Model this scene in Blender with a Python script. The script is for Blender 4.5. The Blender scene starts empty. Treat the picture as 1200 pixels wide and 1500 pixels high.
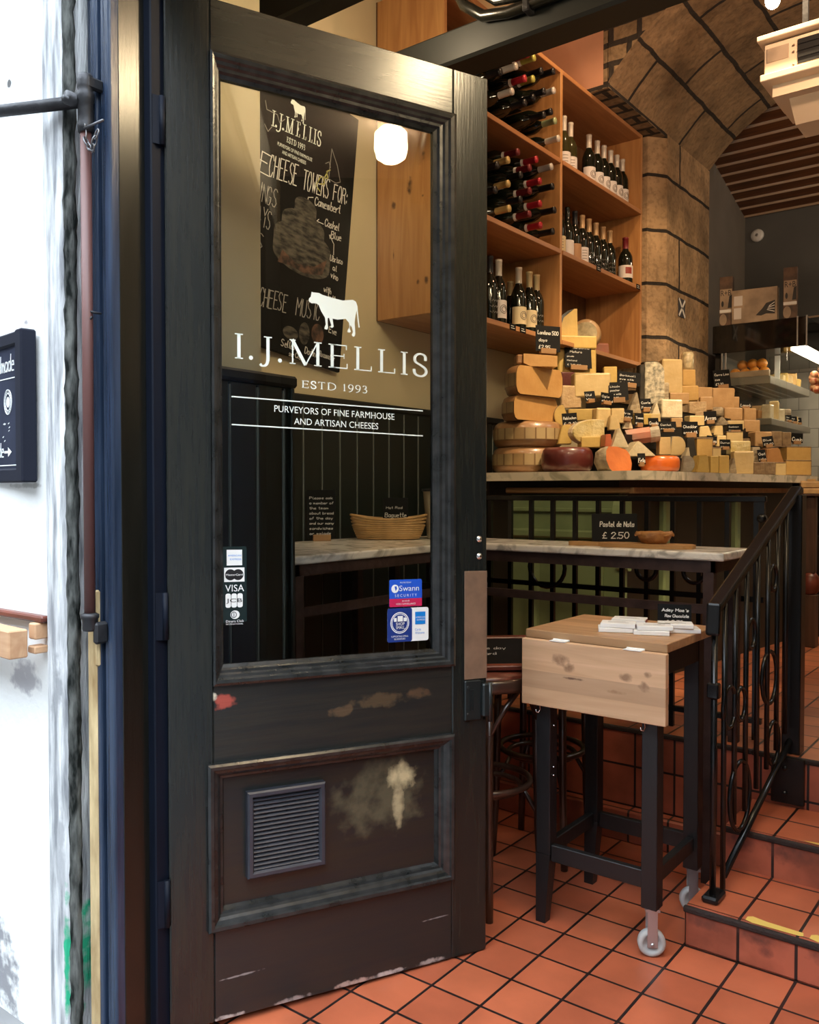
import bpy, bmesh, math, random
from mathutils import Vector, Matrix, Euler
random.seed(7)
SC = bpy.context.scene
COL = SC.collection
R = math.radians
PI = math.pi

# ---------------------------------------------------------------- camera
cam_d = bpy.data.cameras.new('camera')
cam_d.sensor_fit = 'HORIZONTAL'; cam_d.sensor_width = 36.0
cam_d.lens = 36.0 * 1270.0 / 1200.0
cam_d.clip_start = 0.05; cam_d.clip_end = 200
cam = bpy.data.objects.new('camera', cam_d); COL.objects.link(cam)
cam.location = (0.875, -2.425, 1.30)
cam.rotation_euler = (R(90 - 1.353), 0, R(37.6))
SC.camera = cam
YAW = R(37.6)

# ---------------------------------------------------------------- view + world
SC.view_settings.view_transform = 'Standard'
SC.view_settings.look = 'None'
SC.view_settings.gamma = 1.0
SC.view_settings.use_curve_mapping = False
SC.view_settings.exposure = 0.55
world = bpy.data.worlds.new('overcast_sky'); SC.world = world
world.use_nodes = True
_bg = world.node_tree.nodes['Background']
_bg.inputs['Color'].default_value = (0.80, 0.90, 1.0, 1)
_bg.inputs['Strength'].default_value = 6.6

# ---------------------------------------------------------------- lamps of the room, and unseen ones added to brighten it
def light(name, kind, loc, energy, color, size=0.1, target=None, spot=60, blend=0.5):
    d = bpy.data.lights.new(name, kind); d.energy = energy; d.color = color
    if kind == 'AREA':
        d.size = size
    else:
        d.shadow_soft_size = size
    if kind == 'SPOT':
        d.spot_size = R(spot); d.spot_blend = blend
    o = bpy.data.objects.new(name, d); COL.objects.link(o); o.location = loc
    if target is not None:
        o.rotation_euler = (Vector(target) - Vector(loc)).to_track_quat('-Z', 'Y').to_euler()
    return o
WARM = (1.0, 0.66, 0.36)
light('arch_bulb_light', 'POINT', (-0.16, 1.40, 3.265), 9, (1.0, 0.50, 0.28), 0.04)
light('cup_lamp_light', 'POINT', (-1.0, -0.10, 2.965), 9, (1.0, 0.80, 0.52), 0.05)
light('shelf_spot_light', 'SPOT', (-0.50, 1.35, 4.15), 42, WARM, 0.04, (-1.32, 1.75, 2.55), 75, 0.6)
light('cheese_spot_light', 'SPOT', (0.15, 0.85, 3.9), 260, (1.0, 0.74, 0.44), 0.04, (-0.85, 1.70, 1.5), 42, 0.6)
light('cheese_spot_light_far', 'SPOT', (0.35, 2.3, 3.3), 85, (1.0, 0.74, 0.44), 0.04, (-0.72, 2.75, 1.5), 60, 0.6)
light('pier_spot_light', 'SPOT', (0.0, 1.6, 3.3), 45, (1.0, 0.66, 0.36), 0.04, (-1.15, 3.0, 2.3), 50, 0.7)
light('added_beam_spot_light', 'SPOT', (0.62, 0.40, 3.06), 46, (1.0, 0.66, 0.42), 0.03, (-0.75, 2.7, 3.65), 70, 0.4)  # unseen spot, added to light the arch soffit and the air unit front
light('added_hall_light', 'POINT', (1.25, 0.45, 3.3), 7, (1.0, 0.76, 0.45), 0.07)  # no fixture: added to light the right wall that the door stile reflects
light('added_back_room_light', 'POINT', (0.7, 4.2, 3.3), 14, (1.0, 0.78, 0.55), 0.06)  # unseen light, added to lift the planks and walls beyond the arch

# ---------------------------------------------------------------- mesh builder
class MB:
    def __init__(s): s.bm = bmesh.new(); s.mi = 0; s.M = Matrix.Identity(4)
    def _fin(s, verts, faces, M=None):
        mm = s.M @ M if M is not None else s.M
        bmesh.ops.transform(s.bm, matrix=mm, verts=verts)
        for f in faces: f.material_index = s.mi
    def box(s, c, d, rot=(0,0,0), bev=0.0, seg=1):
        r = bmesh.ops.create_cube(s.bm, size=1.0); vs = r['verts']
        M = Matrix.Translation(c) @ Euler(rot).to_matrix().to_4x4() @ Matrix.Diagonal((d[0], d[1], d[2], 1))
        bmesh.ops.transform(s.bm, matrix=M, verts=vs)
        fs = list({f for v in vs for f in v.link_faces})
        if bev > 0:
            es = list({e for v in vs for e in v.link_edges})
            rr = bmesh.ops.bevel(s.bm, geom=es, offset=min(bev, min(d)*0.45), segments=seg, affect='EDGES', profile=0.5)
            fs = list({f for f in rr['faces']} | {f for f in fs if f.is_valid})
            fs = list({f for g in fs for v in g.verts for f in v.link_faces})
            vs = list({v for f in fs for v in f.verts})
        s._fin(vs, fs); return s
    def b2(s, x0, y0, z0, x1, y1, z1, bev=0.0, seg=1):
        return s.box(((x0+x1)/2, (y0+y1)/2, (z0+z1)/2), (abs(x1-x0), abs(y1-y0), abs(z1-z0)), bev=bev, seg=seg)
    def lathe(s, prof, c=(0,0,0), n=24, a0=0.0, a1=2*PI, M=None, cap=False):
        # prof: (r, z) from bottom to top, around local z
        full = abs(a1 - a0 - 2*PI) < 1e-6
        cols = n if full else n + 1
        rings = []
        for (r, z) in prof:
            if r < 1e-6:
                rings.append([s.bm.verts.new((0, 0, z))])
            else:
                rings.append([s.bm.verts.new((r*math.cos(a0+(a1-a0)*i/n), r*math.sin(a0+(a1-a0)*i/n), z)) for i in range(cols)])
        fs = []
        for a, b in zip(rings[:-1], rings[1:]):
            for i in range(n):
                j = (i+1) % cols if full else i+1
                if len(a) == 1 and len(b) == 1: continue
                if len(a) == 1: q = [a[0], b[j], b[i]]
                elif len(b) == 1: q = [a[i], a[j], b[0]]
                else: q = [a[i], a[j], b[j], b[i]]
                try: fs.append(s.bm.faces.new(q))
                except ValueError: pass
        if cap and not full:
            ring = []
            for rr in rings: ring.append(rr[0])
            for rr in reversed(rings):
                v = rr[-1]
                if v not in ring: ring.append(v)
            try: fs.append(s.bm.faces.new(ring))
            except ValueError: pass
        vs = [v for rr in rings for v in rr]
        mm = Matrix.Translation(c) @ (M if M is not None else Matrix.Identity(4))
        for f in fs: f.smooth = True
        s._fin(vs, fs, mm); return s
    def cyl(s, p0, p1, r, n=12, r1=None, smooth=True):
        p0 = Vector(p0); p1 = Vector(p1); d = p1 - p0; L = d.length
        if L < 1e-7: return s
        q = d.to_track_quat('Z', 'Y').to_matrix().to_4x4()
        r1 = r if r1 is None else r1
        return s.lathe([(0,0),(r,0),(r1,L),(0,L)], (0,0,0), n, M=Matrix.Translation(p0) @ q)
    def tube(s, pts, r, n=8, closed=False):
        P = [Vector(p) for p in pts]; m = len(P); rings = []
        up0 = None
        for i, p in enumerate(P):
            a = P[i-1] if (i > 0 or closed) else p
            b = P[(i+1) % m] if (i < m-1 or closed) else p
            t = (b - a)
            t = t.normalized() if t.length > 1e-9 else Vector((0,0,1))
            if up0 is None:
                up0 = t.orthogonal().normalized()
            u = (up0 - t * up0.dot(t))
            u = u.normalized() if u.length > 1e-6 else t.orthogonal().normalized()
            up0 = u; w = t.cross(u)
            rr = r[i] if isinstance(r, (list, tuple)) else r
            rings.append([s.bm.verts.new(p + (u*math.cos(2*PI*k/n) + w*math.sin(2*PI*k/n))*rr) for k in range(n)])
        fs = []
        rng = range(m) if closed else range(m-1)
        for i in rng:
            A, B = rings[i], rings[(i+1) % m]
            for k in range(n):
                fs.append(s.bm.faces.new([A[k], A[(k+1)%n], B[(k+1)%n], B[k]]))
        if not closed:
            fs.append(s.bm.faces.new(list(reversed(rings[0])))); fs.append(s.bm.faces.new(rings[-1]))
        for f in fs: f.smooth = True
        s._fin([v for q in rings for v in q], fs); return s
    def ring(s, c, R_, r, axis='y', n=20, m=8, sx=1.0):
        pts = []
        for i in range(n):
            a = 2*PI*i/n; x = R_*math.cos(a)*sx; z = R_*math.sin(a)
            if axis == 'y': pts.append((c[0]+x, c[1], c[2]+z))
            elif axis == 'x': pts.append((c[0], c[1]+x, c[2]+z))
            else: pts.append((c[0]+x, c[1]+z, c[2]))
        return s.tube(pts, r, m, True)
    def prism(s, poly, h, M=None, top=None):
        # poly (x,y) CCW extruded along local z from 0 to h
        top = top or poly
        a = [s.bm.verts.new((x, y, 0)) for x, y in poly]; b = [s.bm.verts.new((x, y, h)) for x, y in top]
        n = len(poly); fs = []
        try:
            fs.append(s.bm.faces.new(list(reversed(a)))); fs.append(s.bm.faces.new(b))
        except ValueError: pass
        for i in range(n):
            fs.append(s.bm.faces.new([a[i], a[(i+1)%n], b[(i+1)%n], b[i]]))
        s._fin(a+b, fs, M); return s
    def sphere(s, c, r, n=16, sc=(1,1,1), M=None):
        rr = bmesh.ops.create_uvsphere(s.bm, u_segments=n, v_segments=max(6, n//2), radius=r)
        vs = rr['verts']; fs = list({f for v in vs for f in v.link_faces})
        for f in fs: f.smooth = True
        mm = Matrix.Translation(c) @ (M if M is not None else Matrix.Identity(4)) @ Matrix.Diagonal((sc[0], sc[1], sc[2], 1))
        s._fin(vs, fs, mm); return s
    def quadstrip(s, pts, w, plane='xz', y=0.0, t=0.0006):
        # thin raised ribbon along a polyline in the local x/z plane, facing -y
        for p, q in zip(pts[:-1], pts[1:]):
            dx, dz = q[0]-p[0], q[1]-p[1]; L = math.hypot(dx, dz)
            if L < 1e-7: continue
            s.box(((p[0]+q[0])/2, y, (p[1]+q[1])/2), (L+w*0.7, t, w), (0, -math.atan2(dz, dx), 0))
        return s
    def frame(s, x0, z0, x1, z1, prof, k=(1,1,1,1)):
        # mitred moulding around a rectangle in x/z, prof = (inset, y)
        loops = []
        for t, y in prof:
            loops.append([s.bm.verts.new(v) for v in ((x0+t*k[0], y, z0+t*k[1]), (x1-t*k[2], y, z0+t*k[1]), (x1-t*k[2], y, z1-t*k[3]), (x0+t*k[0], y, z1-t*k[3]))])
        fs = []
        for a, b in zip(loops[:-1], loops[1:]):
            for i in range(4):
                fs.append(s.bm.faces.new([a[i], a[(i+1)%4], b[(i+1)%4], b[i]]))
        s._fin([v for l in loops for v in l], fs); return s
    def jitter(s, amp):
        for v in s.bm.verts:
            v.co += Vector((random.uniform(-amp, amp), random.uniform(-amp, amp), random.uniform(-amp, amp)))
        return s

def obj(name, mb, mats, parent=None, loc=(0,0,0), rot=(0,0,0), uvoff=(0,0,0), kind=None, label=None, keepuv=False):
    bm = mb.bm
    bmesh.ops.recalc_face_normals(bm, faces=bm.faces)
    me = bpy.data.meshes.new(name)
    uv = bm.loops.layers.uv.verify()
    if not keepuv:
        for f in bm.faces:
            n = f.normal; ax = max(range(3), key=lambda i: abs(n[i]))
            for l in f.loops:
                c = l.vert.co
                if ax == 2: u = (c.x-uvoff[0], c.y-uvoff[1])
                elif ax == 1: u = (c.x-uvoff[0], c.z-uvoff[2])
                else: u = (c.y-uvoff[1], c.z-uvoff[2])
                l[uv].uv = u
    bm.to_mesh(me); bm.free()
    if not isinstance(mats, (list, tuple)): mats = [mats]
    for m in mats: me.materials.append(m)
    o = bpy.data.objects.new(name, me); COL.objects.link(o)
    o.location = loc; o.rotation_euler = rot
    if parent: o.parent = parent
    if kind: o['kind'] = kind
    if label: o['label'] = label
    return o
def struct(name, mb, mats, parent=None, **k):
    return obj(name, mb, mats, parent, kind=None if parent else 'structure', **k)
def thing(name, label, cat, loc=(0,0,0), rot=(0,0,0), group=None):
    o = bpy.data.objects.new(name, None); COL.objects.link(o)
    o.empty_display_size = 0.05
    o.location = loc; o.rotation_euler = rot
    o['label'] = label; o['category'] = cat
    if group: o['group'] = group
    return o
def tag(o, label, cat, group=None):
    o['label'] = label; o['category'] = cat
    if group: o['group'] = group
    return o
def copy_tree(o, parent=None):
    c = o.copy(); COL.objects.link(c)
    if parent: c.parent = parent
    for ch in list(o.children): copy_tree(ch, c)
    return c

# ---------------------------------------------------------------- materials
def new_mat(name):
    m = bpy.data.materials.new(name); m.use_nodes = True
    nt = m.node_tree; b = nt.nodes['Principled BSDF']
    return m, nt, b
def N(nt, t, **kw):
    n = nt.nodes.new(t)
    for k, v in kw.items():
        if hasattr(n, k): setattr(n, k, v)
    return n
def c4(c): return (c[0], c[1], c[2], 1)
def mat(name, col, rough=0.5, metal=0.0, var=0.0, vscale=8.0, bump=0.0, bscale=40.0, coat=0.0, col2=None, stretch=(1,1,1), spec=0.5, emit=None, estr=0.0, detail=4.0):
    m, nt, b = new_mat(name)
    b.inputs['Base Color'].default_value = c4(col); b.inputs['Roughness'].default_value = rough
    b.inputs['Metallic'].default_value = metal; b.inputs['Coat Weight'].default_value = coat
    b.inputs['Coat Roughness'].default_value = 0.12
    b.inputs['Specular IOR Level'].default_value = spec
    if emit:
        b.inputs['Emission Color'].default_value = c4(emit); b.inputs['Emission Strength'].default_value = estr
    if var > 0 or bump > 0:
        tc = N(nt, 'ShaderNodeTexCoord'); mp = N(nt, 'ShaderNodeMapping')
        mp.inputs['Scale'].default_value = stretch
        nt.links.new(tc.outputs['Object'], mp.inputs['Vector'])
    if var > 0:
        no = N(nt, 'ShaderNodeTexNoise'); no.inputs['Scale'].default_value = vscale; no.inputs['Detail'].default_value = detail
        nt.links.new(mp.outputs['Vector'], no.inputs['Vector'])
        ra = N(nt, 'ShaderNodeValToRGB')
        c2 = col2 or tuple(x*(1-var) for x in col)
        ra.color_ramp.elements[0].position = 0.35; ra.color_ramp.elements[1].position = 0.65
        ra.color_ramp.elements[0].color = c4(c2); ra.color_ramp.elements[1].color = c4(col)
        nt.links.new(no.outputs['Fac'], ra.inputs['Fac']); nt.links.new(ra.outputs['Color'], b.inputs['Base Color'])
    if bump > 0:
        n2 = N(nt, 'ShaderNodeTexNoise'); n2.inputs['Scale'].default_value = bscale; n2.inputs['Detail'].default_value = 5
        nt.links.new(mp.outputs['Vector'], n2.inputs['Vector'])
        bu = N(nt, 'ShaderNodeBump'); bu.inputs['Strength'].default_value = bump; bu.inputs['Distance'].default_value = 0.01
        nt.links.new(n2.outputs['Fac'], bu.inputs['Height']); nt.links.new(bu.outputs['Normal'], b.inputs['Normal'])
    return m
def wood(name, c1, c2, axis='x', rough=0.45, scale=6.0, knots=False, coat=0.0, plank=None):
    m, nt, b = new_mat(name)
    b.inputs['Roughness'].default_value = rough; b.inputs['Coat Weight'].default_value = coat
    tc = N(nt, 'ShaderNodeTexCoord'); mp = N(nt, 'ShaderNodeMapping')
    st = {'x': (0.12, 1.6, 1.6), 'y': (1.6, 0.12, 1.6), 'z': (1.6, 1.6, 0.12)}[axis]
    mp.inputs['Scale'].default_value = st
    nt.links.new(tc.outputs['Object'], mp.inputs['Vector'])
    no = N(nt, 'ShaderNodeTexNoise'); no.inputs['Scale'].default_value = scale*2.2; no.inputs['Detail'].default_value = 6; no.inputs['Distortion'].default_value = 1.2
    nt.links.new(mp.outputs['Vector'], no.inputs['Vector'])
    ra = N(nt, 'ShaderNodeValToRGB')
    ra.color_ramp.elements[0].position = 0.32; ra.color_ramp.elements[1].position = 0.68
    ra.color_ramp.elements[0].color = c4(c2); ra.color_ramp.elements[1].color = c4(c1)
    nt.links.new(no.outputs['Fac'], ra.inputs['Fac'])
    out = ra.outputs['Color']
    if plank:
        # staves: (axis index across, width)
        sep = N(nt, 'ShaderNodeSeparateXYZ'); nt.links.new(tc.outputs['Object'], sep.inputs[0])
        d = N(nt, 'ShaderNodeMath', operation='DIVIDE'); d.inputs[1].default_value = plank[1]
        nt.links.new(sep.outputs[plank[0]], d.inputs[0])
        fl = N(nt, 'ShaderNodeMath', operation='FLOOR'); nt.links.new(d.outputs[0], fl.inputs[0])
        wn = N(nt, 'ShaderNodeTexWhiteNoise', noise_dimensions='1D'); nt.links.new(fl.outputs[0], wn.inputs['W'])
        mr = N(nt, 'ShaderNodeMapRange'); mr.inputs[3].default_value = 0.76; mr.inputs[4].default_value = 1.12
        nt.links.new(wn.outputs['Value'], mr.inputs[0])
        mx = N(nt, 'ShaderNodeVectorMath', operation='SCALE'); nt.links.new(out, mx.inputs[0]); nt.links.new(mr.outputs[0], mx.inputs['Scale'])
        out = mx.outputs[0]
    if knots:
        vo = N(nt, 'ShaderNodeTexVoronoi'); vo.inputs['Scale'].default_value = 3.3
        mp2 = N(nt, 'ShaderNodeMapping'); mp2.inputs['Scale'].default_value = {'x': (0.6,1,1), 'y': (1,0.6,1), 'z': (1,1,0.6)}[axis]
        nt.links.new(tc.outputs['Object'], mp2.inputs['Vector']); nt.links.new(mp2.outputs['Vector'], vo.inputs['Vector'])
        r2 = N(nt, 'ShaderNodeValToRGB'); r2.color_ramp.elements[0].position = 0.03; r2.color_ramp.elements[1].position = 0.11
        r2.color_ramp.elements[0].color = (1,1,1,1); r2.color_ramp.elements[1].color = (0,0,0,1)
        nt.links.new(vo.outputs['Distance'], r2.inputs['Fac'])
        mx = N(nt, 'ShaderNodeMix', data_type='RGBA'); nt.links.new(r2.outputs['Color'], mx.inputs['Factor'])
        nt.links.new(out, mx.inputs['A']); mx.inputs['B'].default_value = (c2[0]*0.22, c2[1]*0.18, c2[2]*0.15, 1)
        out = mx.outputs['Result']
    nt.links.new(out, b.inputs['Base Color'])
    bu = N(nt, 'ShaderNodeBump'); bu.inputs['Strength'].default_value = 0.12; bu.inputs['Distance'].default_value = 0.004
    nt.links.new(no.outputs['Fac'], bu.inputs['Height']); nt.links.new(bu.outputs['Normal'], b.inputs['Normal'])
    return m
def tiles(name, c1, c2, mortar, w, h, ms=0.004, rough=0.35, offset=0.0, grime=0.35, bump=0.4, bias=0.0):
    m, nt, b = new_mat(name)
    uvn = N(nt, 'ShaderNodeUVMap')
    br = N(nt, 'ShaderNodeTexBrick'); br.offset = offset; br.squash = 1.0
    br.inputs['Scale'].default_value = 1.0; br.inputs['Brick Width'].default_value = w; br.inputs['Row Height'].default_value = h
    br.inputs['Mortar Size'].default_value = ms; br.inputs['Mortar Smooth'].default_value = 0.2; br.inputs['Bias'].default_value = bias
    br.inputs['Color1'].default_value = c4(c1); br.inputs['Color2'].default_value = c4(c2); br.inputs['Mortar'].default_value = c4(mortar)
    nt.links.new(uvn.outputs['UV'], br.inputs['Vector'])
    tc = N(nt, 'ShaderNodeTexCoord'); no = N(nt, 'ShaderNodeTexNoise'); no.inputs['Scale'].default_value = 5; no.inputs['Detail'].default_value = 7
    nt.links.new(tc.outputs['Object'], no.inputs['Vector'])
    ra = N(nt, 'ShaderNodeValToRGB'); ra.color_ramp.elements[0].position = 0.3; ra.color_ramp.elements[1].position = 0.62
    ra.color_ramp.elements[0].color = (1-grime, 1-grime, 1-grime, 1); ra.color_ramp.elements[1].color = (1,1,1,1)
    nt.links.new(no.outputs['Fac'], ra.inputs['Fac'])
    mx = N(nt, 'ShaderNodeMix', data_type='RGBA', blend_type='MULTIPLY'); mx.inputs['Factor'].default_value = 1
    nt.links.new(br.outputs['Color'], mx.inputs['A']); nt.links.new(ra.outputs['Color'], mx.inputs['B'])
    nt.links.new(mx.outputs['Result'], b.inputs['Base Color'])
    b.inputs['Roughness'].default_value = rough
    inv = N(nt, 'ShaderNodeMath', operation='SUBTRACT'); inv.inputs[0].default_value = 1.0; nt.links.new(br.outputs['Fac'], inv.inputs[1])
    bu = N(nt, 'ShaderNodeBump'); bu.inputs['Strength'].default_value = bump; bu.inputs['Distance'].default_value = 0.004
    nt.links.new(inv.outputs[0], bu.inputs['Height']); nt.links.new(bu.outputs['Normal'], b.inputs['Normal'])
    return m
def patches(m, spots, soft=0.35, nscale=22.0):
    """worn patches with their own outline: spots = [(x,z,rx,rz,colour)] in the object's own x/z"""
    nt = m.node_tree; b = nt.nodes['Principled BSDF']
    tc = N(nt, 'ShaderNodeTexCoord'); sep = N(nt, 'ShaderNodeSeparateXYZ'); nt.links.new(tc.outputs['Object'], sep.inputs[0])
    no = N(nt, 'ShaderNodeTexNoise'); no.inputs['Scale'].default_value = nscale; no.inputs['Detail'].default_value = 6
    nt.links.new(tc.outputs['Object'], no.inputs['Vector'])
    cur = b.inputs['Base Color'].links[0].from_socket if b.inputs['Base Color'].links else None
    for (x, z, rx, rz, col) in spots:
        def ax(out, c, r):
            a = N(nt, 'ShaderNodeMath', operation='SUBTRACT'); nt.links.new(out, a.inputs[0]); a.inputs[1].default_value = c
            d = N(nt, 'ShaderNodeMath', operation='DIVIDE'); nt.links.new(a.outputs[0], d.inputs[0]); d.inputs[1].default_value = r
            p = N(nt, 'ShaderNodeMath', operation='POWER'); nt.links.new(d.outputs[0], p.inputs[0]); p.inputs[1].default_value = 2
            return p.outputs[0]
        s_ = N(nt, 'ShaderNodeMath', operation='ADD'); nt.links.new(ax(sep.outputs[0], x, rx), s_.inputs[0]); nt.links.new(ax(sep.outputs[2], z, rz), s_.inputs[1])
        k = N(nt, 'ShaderNodeMath', operation='MULTIPLY_ADD'); nt.links.new(no.outputs['Fac'], k.inputs[0]); k.inputs[1].default_value = 2.6; nt.links.new(s_.outputs[0], k.inputs[2])
        mr = N(nt, 'ShaderNodeMapRange'); nt.links.new(k.outputs[0], mr.inputs[0])
        mr.inputs[1].default_value = 1.75 + soft; mr.inputs[2].default_value = 1.75 - soft; mr.inputs[3].default_value = 0; mr.inputs[4].default_value = 1
        mx = N(nt, 'ShaderNodeMix', data_type='RGBA'); nt.links.new(mr.outputs[0], mx.inputs['Factor'])
        if cur is not None: nt.links.new(cur, mx.inputs['A'])
        else: mx.inputs['A'].default_value = b.inputs['Base Color'].default_value
        mx.inputs['B'].default_value = c4(col); cur = mx.outputs['Result']
    nt.links.new(cur, b.inputs['Base Color'])
    return m
def marble(name, base, vein):
    m, nt, b = new_mat(name)
    tc = N(nt, 'ShaderNodeTexCoord'); no = N(nt, 'ShaderNodeTexNoise')
    no.inputs['Scale'].default_value = 7; no.inputs['Detail'].default_value = 8; no.inputs['Distortion'].default_value = 2.2
    nt.links.new(tc.outputs['Object'], no.inputs['Vector'])
    ra = N(nt, 'ShaderNodeValToRGB'); e = ra.color_ramp.elements
    e[0].position = 0.36; e[0].color = c4(vein); e[1].position = 0.52; e[1].color = c4(base)
    nt.links.new(no.outputs['Fac'], ra.inputs['Fac']); nt.links.new(ra.outputs['Color'], b.inputs['Base Color'])
    b.inputs['Roughness'].default_value = 0.22
    return m
def glass_mat(name, tint=(0.97, 0.99, 0.98)):
    m = bpy.data.materials.new(name); m.use_nodes = True; nt = m.node_tree; nt.nodes.clear()
    out = N(nt, 'ShaderNodeOutputMaterial'); tr = N(nt, 'ShaderNodeBsdfTransparent'); gl = N(nt, 'ShaderNodeBsdfGlossy'); mx = N(nt, 'ShaderNodeMixShader'); fr = N(nt, 'ShaderNodeFresnel')
    tr.inputs['Color'].default_value = c4(tint); gl.inputs['Roughness'].default_value = 0.01; fr.inputs['IOR'].default_value = 1.5
    nt.links.new(fr.outputs[0], mx.inputs[0]); nt.links.new(tr.outputs[0], mx.inputs[1]); nt.links.new(gl.outputs[0], mx.inputs[2]); nt.links.new(mx.outputs[0], out.inputs['Surface'])
    return m

M = {}
M['tile'] = tiles('terracotta_tile', (0.56,0.150,0.068), (0.44,0.110,0.052), (0.022,0.013,0.012), 0.151, 0.151, 0.0045, 0.33, grime=0.30)
M['tile_riser'] = tiles('terracotta_riser_tile', (0.50,0.135,0.075), (0.40,0.105,0.06), (0.02,0.012,0.012), 0.151, 0.30, 0.0045, 0.4, grime=0.72)
patches(M['tile_riser'], [(0.06,0.085,0.055,0.022,(0.13,0.045,0.034)), (0.20,0.088,0.05,0.022,(0.12,0.042,0.032)), (0.225,0.055,0.02,0.018,(0.14,0.045,0.035)), (0.40,0.085,0.07,0.025,(0.14,0.046,0.035)), (0.05,0.205,0.05,0.030,(0.11,0.04,0.032)), (0.20,0.20,0.07,0.030,(0.13,0.045,0.034)), (0.36,0.20,0.08,0.028,(0.12,0.042,0.032))], 0.9, 45)
M['tile_upper'] = tiles('terracotta_hall_tile', (0.50,0.165,0.07), (0.40,0.12,0.055), (0.025,0.014,0.012), 0.151, 0.151, 0.0045, 0.38, grime=0.35)
M['grout'] = mat('dark_grout', (0.025,0.015,0.013), 0.8, bump=0.4, bscale=120)
M['white_tile'] = tiles('white_wall_tile', (0.62,0.60,0.54), (0.58,0.56,0.5), (0.30,0.29,0.26), 0.15, 0.15, 0.003, 0.25, offset=0.5, grime=0.1)
M['cream'] = mat('cream_plaster', (0.62,0.53,0.34), 0.55, var=0.08, vscale=3)
M['pinkwall'] = mat('terracotta_plaster', (0.52,0.27,0.17), 0.7, var=0.15, vscale=4)
M['ceiling'] = mat('pale_ceiling_paint', (0.46,0.38,0.34), 0.7)
M['greywall'] = mat('grey_plaster', (0.21,0.19,0.165), 0.75, var=0.15, vscale=3)
M['backwall'] = mat('dark_grey_wall', (0.12,0.125,0.12), 0.7, var=0.2, vscale=2)
M['panel'] = mat('bottle_green_panelling', (0.0062,0.0115,0.0100), 0.38, var=0.3, vscale=6, stretch=(1,1,0.2))
M['bead'] = mat('pale_panel_bead', (0.15,0.17,0.16), 0.4)  # highlights along the board joints, painted as a paler bead colour
M['dark_ledge'] = mat('black_painted_ledge', (0.010,0.011,0.010), 0.55, spec=0.35)
M['facade'] = mat('whitewashed_render', (0.86,0.87,0.86), 0.8, bump=0.2, bscale=30)
M['margin'] = mat('weathered_white_stone_margin', (0.80,0.81,0.82), 0.85, var=0.6, vscale=9, bump=0.9, bscale=22, col2=(0.26,0.27,0.29), stretch=(5,5,0.6))
M['mould'] = mat('blackened_render_edge', (0.15,0.155,0.145), 0.95, var=0.9, vscale=34, col2=(0.010,0.012,0.011), bump=1.0, bscale=40, stretch=(1.6,1.6,0.4), spec=0.1)
M['bluepaint'] = mat('dark_blue_gloss_paint', (0.030,0.048,0.088), 0.26, var=0.5, vscale=10, stretch=(4,4,0.3), col2=(0.012,0.022,0.045), bump=0.15, bscale=60)
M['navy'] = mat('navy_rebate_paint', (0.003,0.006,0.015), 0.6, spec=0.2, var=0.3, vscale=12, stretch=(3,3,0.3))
M['blackpaint'] = mat('black_green_gloss_paint', (0.0055,0.0058,0.0045), 0.24, var=0.35, vscale=14, stretch=(4,4,0.25), col2=(0.010,0.0095,0.0075), bump=0.05, bscale=40)
M['doorpaint'] = mat('worn_black_green_door_paint', (0.0105,0.0130,0.0130), 0.25, var=0.4, vscale=16, stretch=(5,5,0.3), col2=(0.017,0.018,0.015), bump=0.05, bscale=30)
M['doorrail'] = mat('worn_black_green_rail_paint', (0.0100,0.0115,0.0095), 0.27, var=0.5, vscale=12, stretch=(0.35,4,4), col2=(0.018,0.018,0.0145), bump=0.05, bscale=25)
M['doormould'] = mat('scuffed_moulding_paint', (0.012,0.0135,0.0135), 0.26, var=0.5, vscale=24, col2=(0.028,0.0285,0.0285), stretch=(1,1,1), bump=0.08, bscale=60)
M['copper'] = mat('red_brown_painted_pipe', (0.135,0.055,0.048), 0.5, var=0.3, vscale=10, stretch=(1,1,0.2))
M['iron'] = mat('dark_cast_iron', (0.05,0.05,0.055), 0.5, 0.6, var=0.4, vscale=20, bump=0.2, bscale=60)
M['blackiron'] = mat('black_painted_railing_iron', (0.010,0.010,0.011), 0.25, 0.2)
M['steelgrey'] = mat('zinc_plated_steel', (0.55,0.56,0.58), 0.35, 0.85)
M['chrome'] = mat('bright_chrome', (0.8,0.8,0.8), 0.15, 1.0)
M['tableiron'] = mat('rust_brown_angle_iron', (0.062,0.036,0.032), 0.5, 0.3, var=0.4, vscale=25, bump=0.2)
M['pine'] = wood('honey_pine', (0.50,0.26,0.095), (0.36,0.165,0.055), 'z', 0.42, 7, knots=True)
M['pinedark'] = wood('shaded_pine_back_board', (0.17,0.085,0.035), (0.10,0.045,0.02), 'z', 0.6, 7)  # shade inside the shelves put into a darker pine colour
M['pineside'] = wood('knotty_pine_side', (0.52,0.265,0.095), (0.38,0.165,0.055), 'z', 0.42, 7)
patches(M['pineside'], [(-1.43,2.62,0.016,0.042,(0.10,0.045,0.02)), (-1.52,2.555,0.014,0.020,(0.12,0.05,0.02)), (-1.355,2.735,0.012,0.022,(0.11,0.05,0.02)), (-1.36,2.565,0.007,0.007,(0.08,0.035,0.015)), (-1.34,2.205,0.013,0.020,(0.10,0.045,0.02)), (-1.385,2.20,0.010,0.012,(0.13,0.055,0.02)), (-1.52,2.34,0.004,0.03,(0.16,0.07,0.03))], 0.5, 40)
M['pineshelf'] = wood('honey_pine_shelf', (0.46,0.225,0.09), (0.34,0.145,0.055), 'y', 0.42, 7)
M['rawpine'] = wood('raw_pine_batten', (0.62,0.38,0.22), (0.50,0.27,0.14), 'x', 0.6, 7)
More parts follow.
